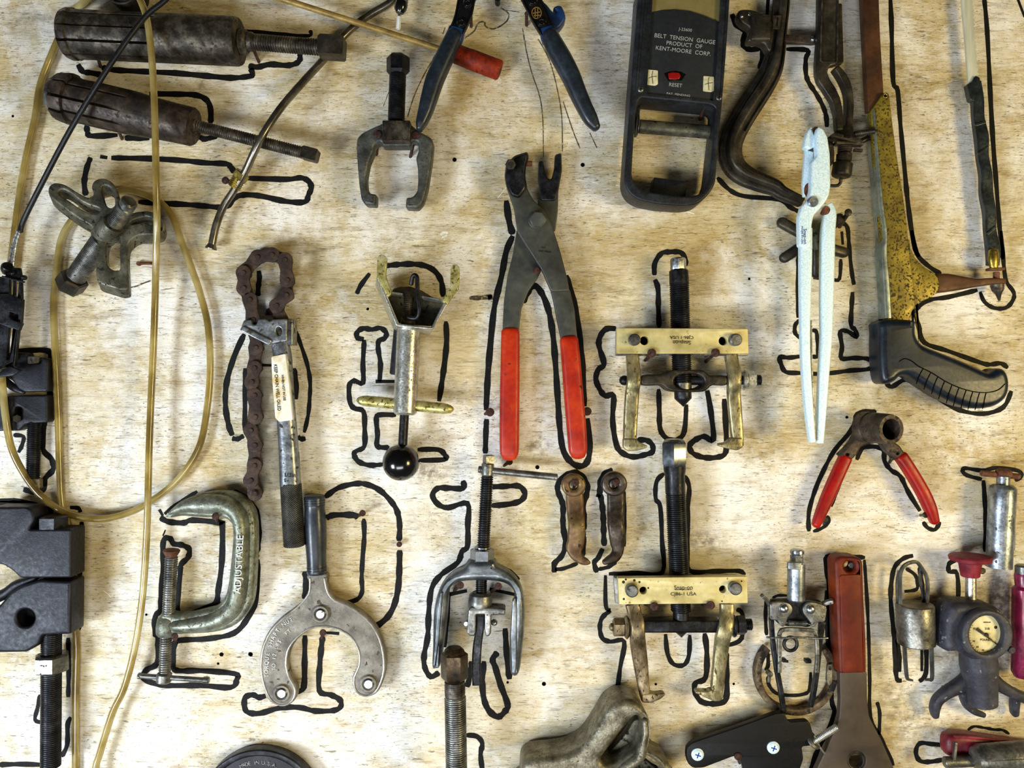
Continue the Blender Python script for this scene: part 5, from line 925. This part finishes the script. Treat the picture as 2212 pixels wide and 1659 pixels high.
part(T, 'foot_hub', M['olive_iron'], disc(st[0], st[1], 22, 20, 44, 30, .3), lathe((st[0]-2, st[1]-20, 46), (st[0]+2, st[1]+24, 46), [(0, 10), (.3, 12), (.6, 9), (1, 8)], 24))
# ---- white long reach pliers
T = thing('long_reach_pliers', 'pale speckled silver long reach pliers hanging vertically, brightest tool on the board', 'pliers', 1762, 600)
part(T, 'rear_arm', M['white_speck'], plate(rnd(fK((250,50),(232,75),(221,110),(216,150),(240,160),(262,150),(270,120),(262,90)), 3), 72, 92, 3), plate(rnd(fK((222,158),(262,158),(262,200),(255,330),(240,385),(215,385),(210,320)), 3), 68, 82, 3),
     sweep(fK((322, 430, 74, 50, 18), (335, 470, 76, 58, 20), (326, 560, 78, 64, 22), (323, 700, 78, 64, 22), (320, 900, 78, 60, 22), (318, 1050, 78, 52, 22), (308, 1200, 78, 48, 22), (296, 1400, 78, 42, 20), (286, 1562, 78, 34, 18)), sq=5, n=22, cap=.1))
fr_ = fK((284,50),(308,62),(328,100),(340,180),(343,330),(336,378),(318,412),(290,445),(262,475),(253,520),(250,620),(225,640),(192,620),(190,480),(204,432),(236,398),(248,350),(252,220),(278,190),(272,130),(274,80))
part(T, 'front_arm', M['white_speck'], plate(rnd(fr_, 4), 84, 104, 4, res=3), sweep(fK((220, 540, 93, 58, 20), (219, 700, 93, 58, 20), (217, 900, 93, 50, 20), (217, 1050, 92, 44, 20), (221, 1200, 90, 42, 20), (235, 1400, 88, 38, 20), (251, 1558, 86, 26, 18)), sq=5, n=22, cap=.1))
part(T, 'handle_edge', M['steel_mid'], sweep(fK((243, 980, 86, 14, 12), (246, 1200, 84, 16, 12), (258, 1450, 82, 14, 10), (264, 1552, 80, 12, 10)), sq=3, cap=.2))
part(T, 'pivot', M['cyl_silver'], disc(*fK.p((260, 409)), 11.5, 100, 110, 30, .2), label='round pivot rivet')
part(T, 'jaw_insert', M['steel_dark'], plate(rnd(fK((264,52),(282,52),(276,82),(268,82)), 2), 66, 88, 1), plate(rnd(fK((232,158),(262,150),(262,172),(234,166)), 1), 74, 84, .5))
part(T, 'rust_patch', M['rust'], plate(crom(fK((226,325),(242,322),(240,350),(232,385),(218,375),(216,345)), 3, True), 78, 82.8, .4), plate(crom(fK((318,430),(340,445),(330,470),(305,472),(296,462)), 3, True), 80, 86, 1), label='rusty worn patch')
part(T, 'printed_lettering', M['ink_blue'], text('Snap-on', *fZ1.p((382, 312)), 104.5, 6.6, 90, .2, 1.1), text('MADE IN USA', *fZ1.p((358, 300)), 104.5, 3.4, 90, .2, 1.3))
# ---- hacksaw
T = thing('hacksaw', 'gold framed hacksaw with blue-black pistol handle and taped blade along right side', 'saw', 1935, 640)
part(T, 'top_bar', M['rust_bar'], plate(rnd(fI((186,-90),(290,-90),(300,200),(326,640),(322,700),(226,712),(214,500),(196,150)), 2), 20, 40, 2), label='brown painted back bar')
gp = [fI.p(p) for p in [(238,712),(290,640),(322,594),(345,590),(360,612),(375,750),(408,1000),(440,1200),(468,1400),(488,1600)]] + [fL.p(p) for p in [(562,60),(580,140),(620,225),(690,300),(770,345),(815,390),(830,450),(812,520),(760,560),(660,605),(612,650),(585,700),(582,760),(385,760),(340,300)]] + [fI.p(p) for p in [(312,1500),(285,1200),(258,900)]]
part(T, 'frame_plate', M['saw_gold'], plate([rnd(gp, 4), circ(*fI.p((335, 612)), 4.5)], 30, 48, 2))
part(T, 'frame_spine', M['saw_edge'], bar([fI.p((237, 725, 32, 18, 36)), fI.p((257, 1000, 32, 24, 36)), fI.p((283, 1300, 32, 30, 36)), fI.p((308, 1500, 32, 34, 36)), fL.p((326, 200, 32, 50, 36)), fL.p((346, 450, 32, 54, 36)), fL.p((363, 745, 32, 56, 36))]), label='pale metal spine')
part(T, 'rivet', M['brass'], ring(*fI.p((335, 612)), 5.5, 3.2, 46, 52))
part(T, 'lower_arm', M['rust_bar'], sweep(fL((790, 445, 32, 165, 20), (900, 440, 32, 150, 20), (1020, 442, 34, 110, 20), (1130, 440, 36, 70, 20), (1250, 428, 36, 58, 18), (1375, 425, 34, 44, 14)), sq=5, n=20, cap=.2))
bl = []
y0 = -60
left = [fI.p(p) for p in [(868, 540), (850, 300), (832, 100), (815, -120)]]
right = []
for i in range(46):
    y = -120 + i*14.5; x = 880 + (y+120)*.078; right.append(fI.p((x + (7 if i % 2 else -4), y)))
part(T, 'blade', M['blade'], plate(left + right, 22, 28, .5), label='whitened wavy toothed blade')
tp = [(902, 530), (915, 640), (928, 760), (942, 880), (955, 1000), (968, 1120), (980, 1240), (992, 1360), (1004, 1480), (1016, 1600), (1022, 1700)]
part(T, 'tape_wrap', M['tape'], bar([fI.p((x + (4 if i % 2 else -3), y, 26, 72 + (8 if i % 3 == 0 else 0), 14 + 3*(i % 2))) for i, (x, y) in enumerate(tp)], cap=.1), plate(rnd(fI((858,538),(885,530),(912,482),(940,495),(948,560),(900,650),(880,640)), 3), 18, 34, 2), bar(fI((905, 800, 34), (975, 780, 34)), w=6, t=3), bar(fI((925, 985, 34), (990, 940, 34)), w=5, t=3), bar(fI((985, 1500, 34), (1040, 1450, 34)), w=6, t=3), label='wrinkled black tape')
part(T, 'blade_pin', M['brass'], sweep(fL((1285, 175, 38, 80, 16), (1286, 235, 38, 92, 18), (1290, 300, 38, 70, 14)), sq=2.2, cap=.5), label='shiny brass coloured blade end')
part(T, 'wing_nut', M['rust'], bar(fL((1240, 325, 34), (1365, 320, 34)), w=6, t=16, cap=.4), rod(P3(fL, 1312, 345, 34), P3(fL, 1312, 410, 34), 6.5))
part(T, 'tension_bolt', M['steel_dark'], lathe(P3(fL, 1318, 450, 30), P3(fL, 1338, 592, 30), [(0, 14), (.35, 12), (.6, 6), (1, 2)], 20))
hn = fL((345,756),(618,754),(640,800),(642,870),(668,930),(720,975),(850,1028),(1050,1108),(1230,1190),(1285,1195),(1335,1168),(1390,1172),(1425,1215),(1442,1290),(1432,1380),(1385,1450),(1290,1500),(1130,1512),(960,1462),(800,1378),(650,1280),(575,1235),(505,1238),(465,1275),(400,1302),(352,1282),(330,1180),(322,1000),(325,860))
part(T, 'handle', M['grip_saw'], plate(crom(hn, 3, True), 8, 72, 15, res=6), label='blue-black moulded handle')
part(T, 'grip_slit_shade', M['blackhole'], *[sweep([fL.p((x0, y0, 72.1)), fL.p(((x0+x1)/2-3, (y0+y1)/2, 72.1)), fL.p((x1, y1, 71.7)), fL.p((x1-6, y1+20, 69.6)), fL.p((x1-10, y1+36, 65.))], w=2.2, t=1.6, n=8, cap=.3) for (x0, y0, x1, y1) in
     [(690,1165,640,1265),(752,1205,705,1310),(812,1240,770,1350),(872,1275,830,1392),(935,1305,895,1428),(995,1330,955,1452),(1055,1352,1020,1470),(1112,1365,1080,1482),(1170,1372,1140,1486),(1225,1374,1205,1476)]])  # dark lines on the surface stand for the shaded slits between ribs
part(T, 'grip_groove', M['blackhole'], sweep(fL((480, 1110, 71.5), (530, 1085, 72.5), (590, 1105, 72.5), (650, 1150, 72.5), (760, 1205, 72.5), (900, 1290, 72.5), (1050, 1350, 72.5), (1200, 1375, 72.5), (1320, 1355, 72.5), (1385, 1300, 72)), w=2.2, t=1.6, n=8))
# ---- socket pliers with red grips
T = thing('socket_pliers', 'short black socket tool with two spread red grips below', 'pliers', 1900, 935)
a, b = P3(fN, 815, 190, 44), P3(fN, 1000, 207, 122)
part(T, 'socket', M['steel_brown'], lathe(a, b, [(0, 30), (.04, 33), (.28, 33), (.3, 31), (.33, 31), (.35, 33), (.92, 33), (1, 31.5), (1, 23), (.97, 22), (.3, 22)], 48))
part(T, 'socket_bore', M['blackhole'], lathe(P3(fN, 880, 197, 76), P3(fN, 884, 197, 78), [(0, 22), (1, 22)], 30))
part(T, 'leg_bracket', M['steel_brown'], plate(rnd(fN((775,215),(745,280),(700,335),(655,378),(722,425),(770,380),(800,325),(860,305),(900,300),(860,250)), 4), 22, 46, 4))
part(T, 'leg_bracket', M['steel_brown'], plate(rnd(fN((900,290),(935,302),(975,360),(1032,408),(1095,372),(1060,318),(1020,290),(960,270)), 4), 24, 48, 4))
part(T, 'grip', M['red_deep'], sweep(fN((692, 400, 36, 84, 26), (655, 480, 36, 84, 28), (610, 580, 36, 84, 28), (566, 680, 36, 80, 26), (528, 770, 36, 68, 24), (500, 838, 36, 56, 20)), sq=3, n=22, cap=.4), label='left red grip')
part(T, 'grip', M['red_deep'], sweep(fN((1064, 390, 38, 86, 26), (1110, 460, 38, 84, 28), (1165, 550, 38, 84, 28), (1215, 640, 38, 84, 28), (1255, 730, 38, 80, 26), (1285, 815, 38, 60, 20)), sq=3, n=22, cap=.4), label='right red grip')
for (x, y) in ((712, 376), (1042, 370)): part(T, 'bracket_hole', M['blackhole'], disc(*fN.p((x, y)), 3.4, 44, 48.6, 14))
# ---- T handled cylinder at the right edge
T = thing('t_handle_cylinder', 'scuffed silver cylinder with a brown T bar at the right edge', 'hand tool', 2166, 1130)
part(T, 't_bar', M['rust'], rod(P3(fN, 1595, 498, 38), P3(fN, 1850, 520, 38), 6.5), lathe(P3(fN, 1700, 495, 40), P3(fN, 1790, 505, 40), [(0, 8), (.2, 11), (.8, 11), (1, 8)], 22), label='brown T bar')
part(T, 'neck', M['cyl_silver'], rod(P3(fN, 1742, 512, 40), P3(fN, 1742, 595, 40), 13))
part(T, 'cylinder', M['cyl_silver'], lathe(P3(fN, 1742, 575, 42), P3(fN, 1712, 1122, 42), [(0, 20), (.02, 24), (.05, 26.5), (.2, 26.5), (1, 26)], 44, slots=[10, 28], slot_t=(.22, .98), slot_d=.2, slot_w=4.5))
part(T, 'cylinder_sleeve', M['saw_edge'], plate(rnd(fN((1795,640),(1822,640),(1830,720),(1828,1000),(1800,1060),(1790,900)), 4), 20, 44, 4))
# ---- oil filter claw
T = thing('filter_claw_wrench', 'steel oil filter claw wrench with socket stem, rivets and thin legs', 'wrench', 1722, 1330)
part(T, 'stem', M['cyl_silver'], rod(P3(fW, 469, 182, 50), P3(fW, 466, 545, 50), 18.5), plate(rnd(fW((398,190),(520,195),(512,262),(396,255)), 2), 60, 71, 1.2))
part(T, 'stem_nut', M['steel_bright'], hexa(P3(fW, 473, 115, 50), P3(fW, 472, 185, 50), 14.5), lathe(P3(fW, 476, 68, 50), P3(fW, 475, 122, 50), [(0, 11), (.2, 14.5), (.7, 15), (1, 11)], 24))
part(T, 'hub_plate', M['steel_black'], plate(rnd(fW((235,535),(400,528),(560,530),(705,548),(720,600),(650,745),(580,790),(500,780),(400,780),(320,770),(250,700)), 6), 38, 50, 2))
part(T, 'claw_plate', M['steel_mid'], plate([rnd(fW((228,562),(300,555),(370,557),(420,578),(440,620),(425,668),(385,705),(378,760),(345,790),(315,762),(300,725),(228,720)), 6)], 50, 58, 2))
part(T, 'claw_plate', M['steel_mid'], plate([rnd(fW((755,600),(690,572),(620,556),(560,565),(527,610),(532,660),(570,705),(600,745),(620,790),(652,775),(665,742),(735,742)), 6)], 50, 58, 2))
for (x, y) in ((366, 622), (612, 630)): part(T, 'rivet', M['steel_bright'], disc(*fW.p((x, y)), 10, 56, 66, 26, dome=1))
part(T, 'hook_tip', M['steel_mid'], bar(fW((228, 590, 44), (195, 535, 46), (155, 497, 50)), w=8, t=12, cap=.3))
part(T, 'hook_tip', M['steel_mid'], bar(fW((705, 580, 44), (745, 560, 46), (800, 548, 52)), w=9, t=12, cap=.3))
part(T, 'coil_spring', M['steel_mid'], thread(P3(fW, 400, 745, 56), P3(fW, 560, 750, 56), 6, 2.6, .25), sweep(fW((400, 745, 56), (350, 748, 58), (335, 735, 58)), w=2), sweep(fW((560, 750, 56), (610, 765, 58), (640, 745, 58)), w=2))
part(T, 'leg', M['steel_black'], bar(fW((238, 700, 40, 42, 10), (250, 900, 42, 42, 10), (285, 1150, 44, 46, 10), (330, 1400, 46, 46, 10), (352, 1565, 40, 42, 10)), cap=.2))
part(T, 'leg', M['steel_black'], bar(fW((705, 735, 40, 60, 10), (685, 900, 42, 44, 10), (660, 1150, 44, 44, 10), (632, 1350, 46, 46, 10), (600, 1510, 40, 40, 10)), cap=.2))
part(T, 'u_bail', M['steel_mid'], bar(fW((312, 1200, 56), (315, 1050, 56), (312, 900, 56), (320, 835, 56), (355, 808, 56), (480, 808, 56), (600, 815, 56), (640, 840, 56), (655, 900, 56), (660, 1050, 56), (655, 1200, 56)), w=8, t=7))
part(T, 'cross_wire', M['steel_bright'], sweep(fW((200, 880, 66), (330, 886, 67), (480, 880, 67), (620, 888, 67), (755, 886, 66)), w=4.5), label='bright cross wire')
part(T, 'rubber_ring', M['black_rubber'], sweep([(x, y, 30) for (x, y) in circ(*fW.p((415, 940)), 14, 14.5, 16)], w=7.5, closed=True, sm=3))
part(T, 'leg_stop', M['steel_black'], box(*fW.p((340, 1080)), *fW.p((382, 1112)), 26, 40, 1), box(*fW.p((555, 1085)), *fW.p((610, 1120)), 26, 40, 1))
q = fW.p((455, 1205))
T = thing('round_band', 'rusty flat metal band hanging as a ring behind the oil filter claw wrench', 'band', q[0], q[1])
part(T, 'band', M['rust_ring'], bar([(q[0]+82*math.cos(a), q[1]+82*math.sin(a), 16, 14, 24) for a in [math.radians(x) for x in range(-42, 224, 12)]], n=20))
part(T, 'band_bracket', M['gold_iron'], plate([rnd(fW((760,1130),(805,1120),(800,1300),(770,1330),(750,1280)), 3), circ(*fW.p((782, 1165)), 3.5)], 24, 34, 1.5), disc(*fW.p((232, 1222)), 6, 10, 26, 20), bar(fW((220, 1230, 24), (215, 1290, 24)), w=7, t=6))
# ---- red brown handled wrench
T = thing('flat_wrench', 'wide flat brown steel wrench with an orange red handle and hanging hole', 'wrench', 1840, 1400)
part(T, 'blade_plate', M['wrench_steel'], plate([rnd(fO((742,930),(945,930),(948,1150),(962,1275),(1000,1350),(1060,1460),(1150,1670),(1210,1800),(520,1800),(560,1690),(650,1500),(715,1360),(742,1270),(748,1150)), 8), circ(*fO.p((868, 1605)), 20, n=36)], 26, 44, 2))
part(T, 'hole_bevel', M['steel_dark'], plate([circ(*fO.p((868, 1605)), 21, n=36), circ(*fO.p((864, 1608)), 15, 16, n=36)], 26, 40, 1))
hd_ = rnd(fO((704,120),(722,88),(760,76),(862,78),(905,95),(918,130),(926,400),(942,700),(945,952),(740,956),(728,700),(716,400)), 6)
part(T, 'handle', M['red_wrench'], plate([hd_, circ(*fO.p((820, 155)), 12.5, 11.5)], 14, 60, 7, res=4), plate([rnd(fO((742,215),(900,210),(922,945),(762,948)), 6)], 50, 62, 2), label='orange red rubber handle')
# ---- brake cylinder hone
T = thing('cylinder_hone', 'grey cylindrical body with thin wire loop above and two thin legs below', 'hand tool', 1975, 1350)
part(T, 'body', M['hone'], lathe(P3(fX, 254, 478, 44), P3(fX, 264, 772, 44), [(0, 34), (.02, 37.5), (.04, 38.5), (.55, 39), (.7, 38), (.97, 38), (1, 35)], 44))
part(T, 'wire_loop', M['wire_grey'], bar(fX((148, 480, 52), (146, 340, 52), (150, 260, 52), (175, 208, 52), (225, 182, 50), (268, 182, 48), (300, 220, 46), (335, 280, 44), (345, 350, 44), (342, 480, 44)), w=7.5, t=5), bar(fX((128, 480, 26), (124, 330, 26), (140, 240, 26)), w=5, t=4), bar(fX((300, 215, 40), (290, 300, 38), (310, 400, 36), (315, 480, 36)), w=6, t=4))
part(T, 'leg', M['wire_grey'], bar(fX((178, 768, 46, 26, 5), (186, 900, 46, 26, 5), (196, 1005, 46, 24, 5), (210, 1022, 46, 18, 5), (240, 1030, 48, 12, 5))))
part(T, 'leg', M['wire_grey'], bar(fX((372, 768, 46, 26, 5), (376, 900, 46, 26, 5), (376, 1015, 46, 24, 5), (350, 1024, 46, 16, 5), (325, 1026, 46, 10, 5))))
# ---- gauge tool
T = thing('pressure_gauge_tool', 'chipped grey cast tool with round cream dial and dusty red knob on top', 'gauge', 2110, 1360)
part(T, 'body', M['gauge_cast'], plate(crom(fX((505,540),(530,495),(580,480),(700,480),(800,490),(880,530),(935,610),(950,700),(935,800),(890,860),(820,900),(720,900),(640,870),(580,835),(490,825),(478,700),(490,600)), 3, True), 22, 92, 16, res=6))
q = fX.p((780, 708))
part(T, 'bezel', M['gauge_cast'], plate([circ(q[0], q[1], 55, n=48), circ(q[0]-2, q[1]-1, 38, 42, n=48)], 86, 112, 5, res=3), disc(*fX.p((955, 815)), 7, 84, 104), label='worn round bezel')
q = fX.p((772, 706)); qx, qy = q
dl = part(T, 'dial_face', M['dial'], plate(circ(qx, qy, 39, 43, n=40), 84, 97, .5), label='cream dial')
part(dl, 'dial_print', M['ink'], text('POUNDS', qx-2, qy+10, 97.4, 4.6, 2, .2), text('318', qx, qy-14, 97.4, 5, 0, .2), text('PRESSURE', qx, qy-28, 97.4, 2.6, 0, .2), *[text(s, qx+31*math.cos(math.radians(a)), qy+34*math.sin(math.radians(a)), 97.4, 4, 0, .2) for s, a in (('50', 158), ('60', 132), ('75', 106), ('90', 72), ('100', 48), ('120', 14), ('30', 205))], disc(qx+19, qy-17, 3.4, 97, 97.8, 12), *[bar([(qx+36*math.cos(a), qy+39*math.sin(a), 97.3), (qx+38.5*math.cos(a), qy+42*math.sin(a), 97.3)], w=.8, t=.5) for a in [math.radians(x) for x in range(-20, 220, 8)]])
part(dl, 'pointer', M['steel_dark'], bar([(qx-22, qy-14, 99, 7, 1.5), (qx-6, qy-2, 99, 5, 1.5), (qx+8, qy+9, 99, 2.4, 1.5), (qx+30, qy+28, 99, 1.2, 1.2)], cap=.5, sm=1), disc(qx, qy, 4.4, 97, 101, 16))
part(T, 'stem', M['zinc'], rod(P3(fX, 655, 490, 50), P3(fX, 655, 270, 50), 11), label='shiny stem')
part(T, 'knob', M['red_edge'], lathe(P3(fX, 650, 285, 52), P3(fX, 650, 122, 52), [(0, 17), (.04, 19), (.62, 23), (.66, 32), (.72, 41), (.86, 42.5), (.93, 40), (1, 10)], 44), label='dusty red mushroom knob')
part(T, 'neck', M['gauge_cast'], lathe(P3(fX, 702, 820, 56), P3(fX, 742, 1206, 56), [(0, 36), (.25, 38), (.4, 36), (.6, 33), (.98, 29), (1, 26)], 32))
part(T, 'leg', M['gauge_cast'], sweep(fX((660, 1000, 44, 110, 34), (580, 1060, 42, 100, 30), (490, 1110, 40, 84, 28), (420, 1165, 36, 72, 26), (395, 1225, 30, 66, 24), (395, 1275, 22, 50, 20)), sq=2.8, n=18, cap=.5))
part(T, 'leg', M['gauge_cast'], sweep(fX((800, 1020, 44, 110, 34), (870, 1070, 42, 90, 30), (960, 1120, 40, 80, 28), (1060, 1165, 36, 76, 26), (1120, 1210, 30, 70, 24)), sq=2.8, n=18, cap=.5), sweep(fX((975, 1130, 36, 60, 24), (968, 1200, 30, 60, 22), (968, 1262, 20, 50, 20)), sq=2.8, n=16, cap=.5))
part(T, 'leg', M['gauge_cast'], sweep(fX((600, 1130, 36, 60, 20), (625, 1200, 28, 60, 18), (680, 1250, 22, 50, 16), (740, 1275, 16, 40, 14)), sq=2.8, n=16, cap=.5))
# ---- magenta cylinder
T = thing('painted_cylinder', 'dark magenta painted cylinder cut off by the right edge', 'cylinder', 2210, 1350)
part(T, 'body', M['magenta'], lathe(P3(fX, 1037, 262, 40), P3(fX, 1032, 1005, 40), [(0, 18), (.03, 19), (.12, 17), (.15, 23), (.95, 23.5), (1, 18)], 36))
part(T, 'steel_cap', M['steel_mid'], rod(P3(fX, 1035, 200, 40), P3(fX, 1035, 272, 40), 17), label='steel cap')
# ---- crimson handle and the grey rod tool over it
T = thing('crimson_handle_tool', 'crimson tapered handle lying sideways at the bottom right corner', 'hand tool', 2120, 1600)
part(T, 'handle', M['red_crim'], sweep(fX((490, 1480, 30, 160, 40), (560, 1482, 30, 176, 44), (700, 1490, 30, 160, 44), (850, 1498, 30, 130, 40), (1000, 1508, 30, 110, 36), (1150, 1520, 30, 100, 34)), sq=3.4, n=22, cap=.35))
part(T, 'handle_ridge', M['red_edge'], bar(fX((535, 1432, 53, 14, 6), (700, 1440, 53, 14, 6), (1150, 1490, 50, 12, 6))))
T = thing('grey_rod_tool', 'dark grey rod tool with stepped barrel lying over the crimson handle', 'hand tool', 2130, 1640)
part(T, 'rod', M['hone'], rod(P3(fX, 462, 1618, 62), P3(fX, 710, 1608, 66), 12))
part(T, 'cross_pin', M['wire_grey'], bar(fX((547, 1475, 62, 24, 6), (540, 1540, 66, 24, 6), (530, 1620, 70, 26, 6)), cap=.2))
part(T, 'barrel', M['hone'], lathe(P3(fX, 668, 1592, 72), P3(fX, 1200, 1560, 72), [(0, 15), (.03, 24), (.06, 26), (.1, 30), (1, 31)], 36, slots=[-18], slot_t=(.4, 1), slot_d=.15, slot_w=5))
# ---- gold stained casting at the bottom
T = thing('cast_iron_yoke', 'gold stained rounded cast iron yoke with a hollow triangle, bottom centre right', 'casting', 1330, 1620)
ou = fQ((180,1250),(190,1110),(235,1050),(320,1025),(500,1008),(640,962),(740,885),(815,780),(880,670),(930,590),(1000,545),(1080,528),(1170,548),(1240,620),(1285,720),(1292,800),(1270,900),(1275,960),(1330,1010),(1410,1045),(1460,1100),(1485,1200),(1480,1330),(180,1330))
ho = fQ((1130,690),(1165,668),(1205,690),(1222,760),(1212,860),(1185,950),(1100,1010),(980,1080),(900,1075),(868,1040),(900,985),(1000,850),(1080,740))
ho2 = fQ((1180,1060),(1240,1035),(1290,1050),(1350,1110),(1400,1250),(1000,1250),(1100,1110))
part(T, 'casting', M['gold_iron'], plate([crom(ou, 3, True), crom(ho, 3, True), crom(ho2, 3, True)], 1, 96, 14, lean=(-3, 0), res=6))
part(T, 'casting_floor', M['olive_iron'], plate(crom(fQ((1140,700),(1210,700),(1215,860),(1180,950),(980,1075),(880,1050),(1080,800)), 3, True), 20, 44, 2), plate(crom(fQ((1080,1100),(1250,1040),(1400,1250),(1000,1250)), 3, True), 20, 36, 2))
part(T, 'casting_rib', M['gold_iron'], sweep(fQ((1230, 690, 90, 60, 30), (1235, 800, 92, 70, 34), (1215, 900, 92, 80, 34), (1190, 1000, 90, 90, 34), (1090, 1070, 88, 90, 34), (980, 1150, 84, 100, 34)), n=20, sq=2.2))
# ---- black lever plate
T = thing('black_lever_plate', 'flat black lever plate with two pale screws and a threaded bolt, bottom right', 'lever', 1640, 1620)
bp_ = fP((1482,1632),(1484,1615),(1495,1604),(1590,1572),(1676,1541),(1694,1540),(1704,1560),(1744,1557),(1750,1562),(1762,1602),(1756,1611),(1732,1613),(1736,1640),(1722,1680),(1716,1760),(1612,1760),(1606,1660),(1597,1636),(1585,1634),(1520,1659),(1498,1660),(1486,1650))
part(T, 'plate', M['black_paint'], plate(rnd(bp_, 6), 40, 56, 2.5))
for (x, y) in ((1508, 1632), (1672, 1617)):
    s = part(T, 'screw', M['white_speck'], disc(x, y, 13.5, 54, 62, 30, .35), label='pale blue-white cross head screw'); part(s, 'cross_slot', M['ink_blue'], bar([(x-6, y-2, 62), (x+6, y+2, 62)], w=2.6, t=1), bar([(x+2, y-6, 62), (x-2, y+6, 62)], w=2.6, t=1))
part(T, 'threaded_bolt', M['zinc'], thread((1757, 1602, 52), (1809, 1570, 64), 8, 3.6, .14))
part(T, 'washer', M['steel_mid'], rod((1754, 1604, 50), (1760, 1600, 54), 17), bar([(1756, 1585, 50), (1768, 1610, 50), (1781, 1628, 50)], w=4, t=16))
# ---------------------------------------------------------------- camera and light
cam = bpy.data.cameras.new('camera'); co = bpy.data.objects.new('camera', cam); COL.objects.link(co)
co.location = (0, -D*S, ZC); co.rotation_euler = (PI/2, 0, 0)
cam.sensor_fit = 'HORIZONTAL'; cam.sensor_width = 36; cam.lens = 36*D/2212; cam.clip_start = .02
SC.camera = co
def area(name, loc, tgt, sx, sy, power, col):
    l = bpy.data.lights.new(name, 'AREA'); l.shape = 'RECTANGLE'; l.size = sx; l.size_y = sy; l.energy = power; l.color = col
    o = bpy.data.objects.new(name, l); COL.objects.link(o); o.location = loc
    o.rotation_euler = (Vector(tgt)-Vector(loc)).to_track_quat('-Z', 'Y').to_euler(); return o
area('daylight_window', (-1.2, -1.1, .85), (.15, 0, 1.25), .42, .48, 32, (.78, .88, 1.))
area('warm_shop_lamp', (1.3, -1.1, 1.35), (-.1, 0, 1.4), .38, .45, 18, (1., .79, .36))
area('low_front_fill', (-.1, -1.2, .75), (.1, 0, 1.15), .9, .3, 11, (.96, .98, 1.))  # unseen fill added low in front to brighten the lower board
w = bpy.data.worlds.new('world'); SC.world = w; w.use_nodes = True; nt = w.node_tree
bg = nt.nodes['Background']; tc = nt.nodes.new('ShaderNodeTexCoord'); sp = nt.nodes.new('ShaderNodeSeparateXYZ'); cr = nt.nodes.new('ShaderNodeValToRGB')
nt.links.new(tc.outputs['Generated'], sp.inputs[0]); mr = nt.nodes.new('ShaderNodeMapRange'); mr.inputs[1].default_value = -1; nt.links.new(sp.outputs['Z'], mr.inputs[0]); nt.links.new(mr.outputs[0], cr.inputs[0])
e = cr.color_ramp.elements; e[0].position = .2; e[0].color = (.5, .5, .5, 1); e[1].position = .8; e[1].color = (.14, .13, .11, 1)
nt.links.new(cr.outputs[0], bg.inputs[0]); bg.inputs[1].default_value = .2
vs = SC.view_settings; vs.view_transform = 'Standard'; vs.look = 'None'; vs.gamma = 1; vs.use_curve_mapping = False; vs.exposure = -.12
SC.display_settings.display_device = 'sRGB'
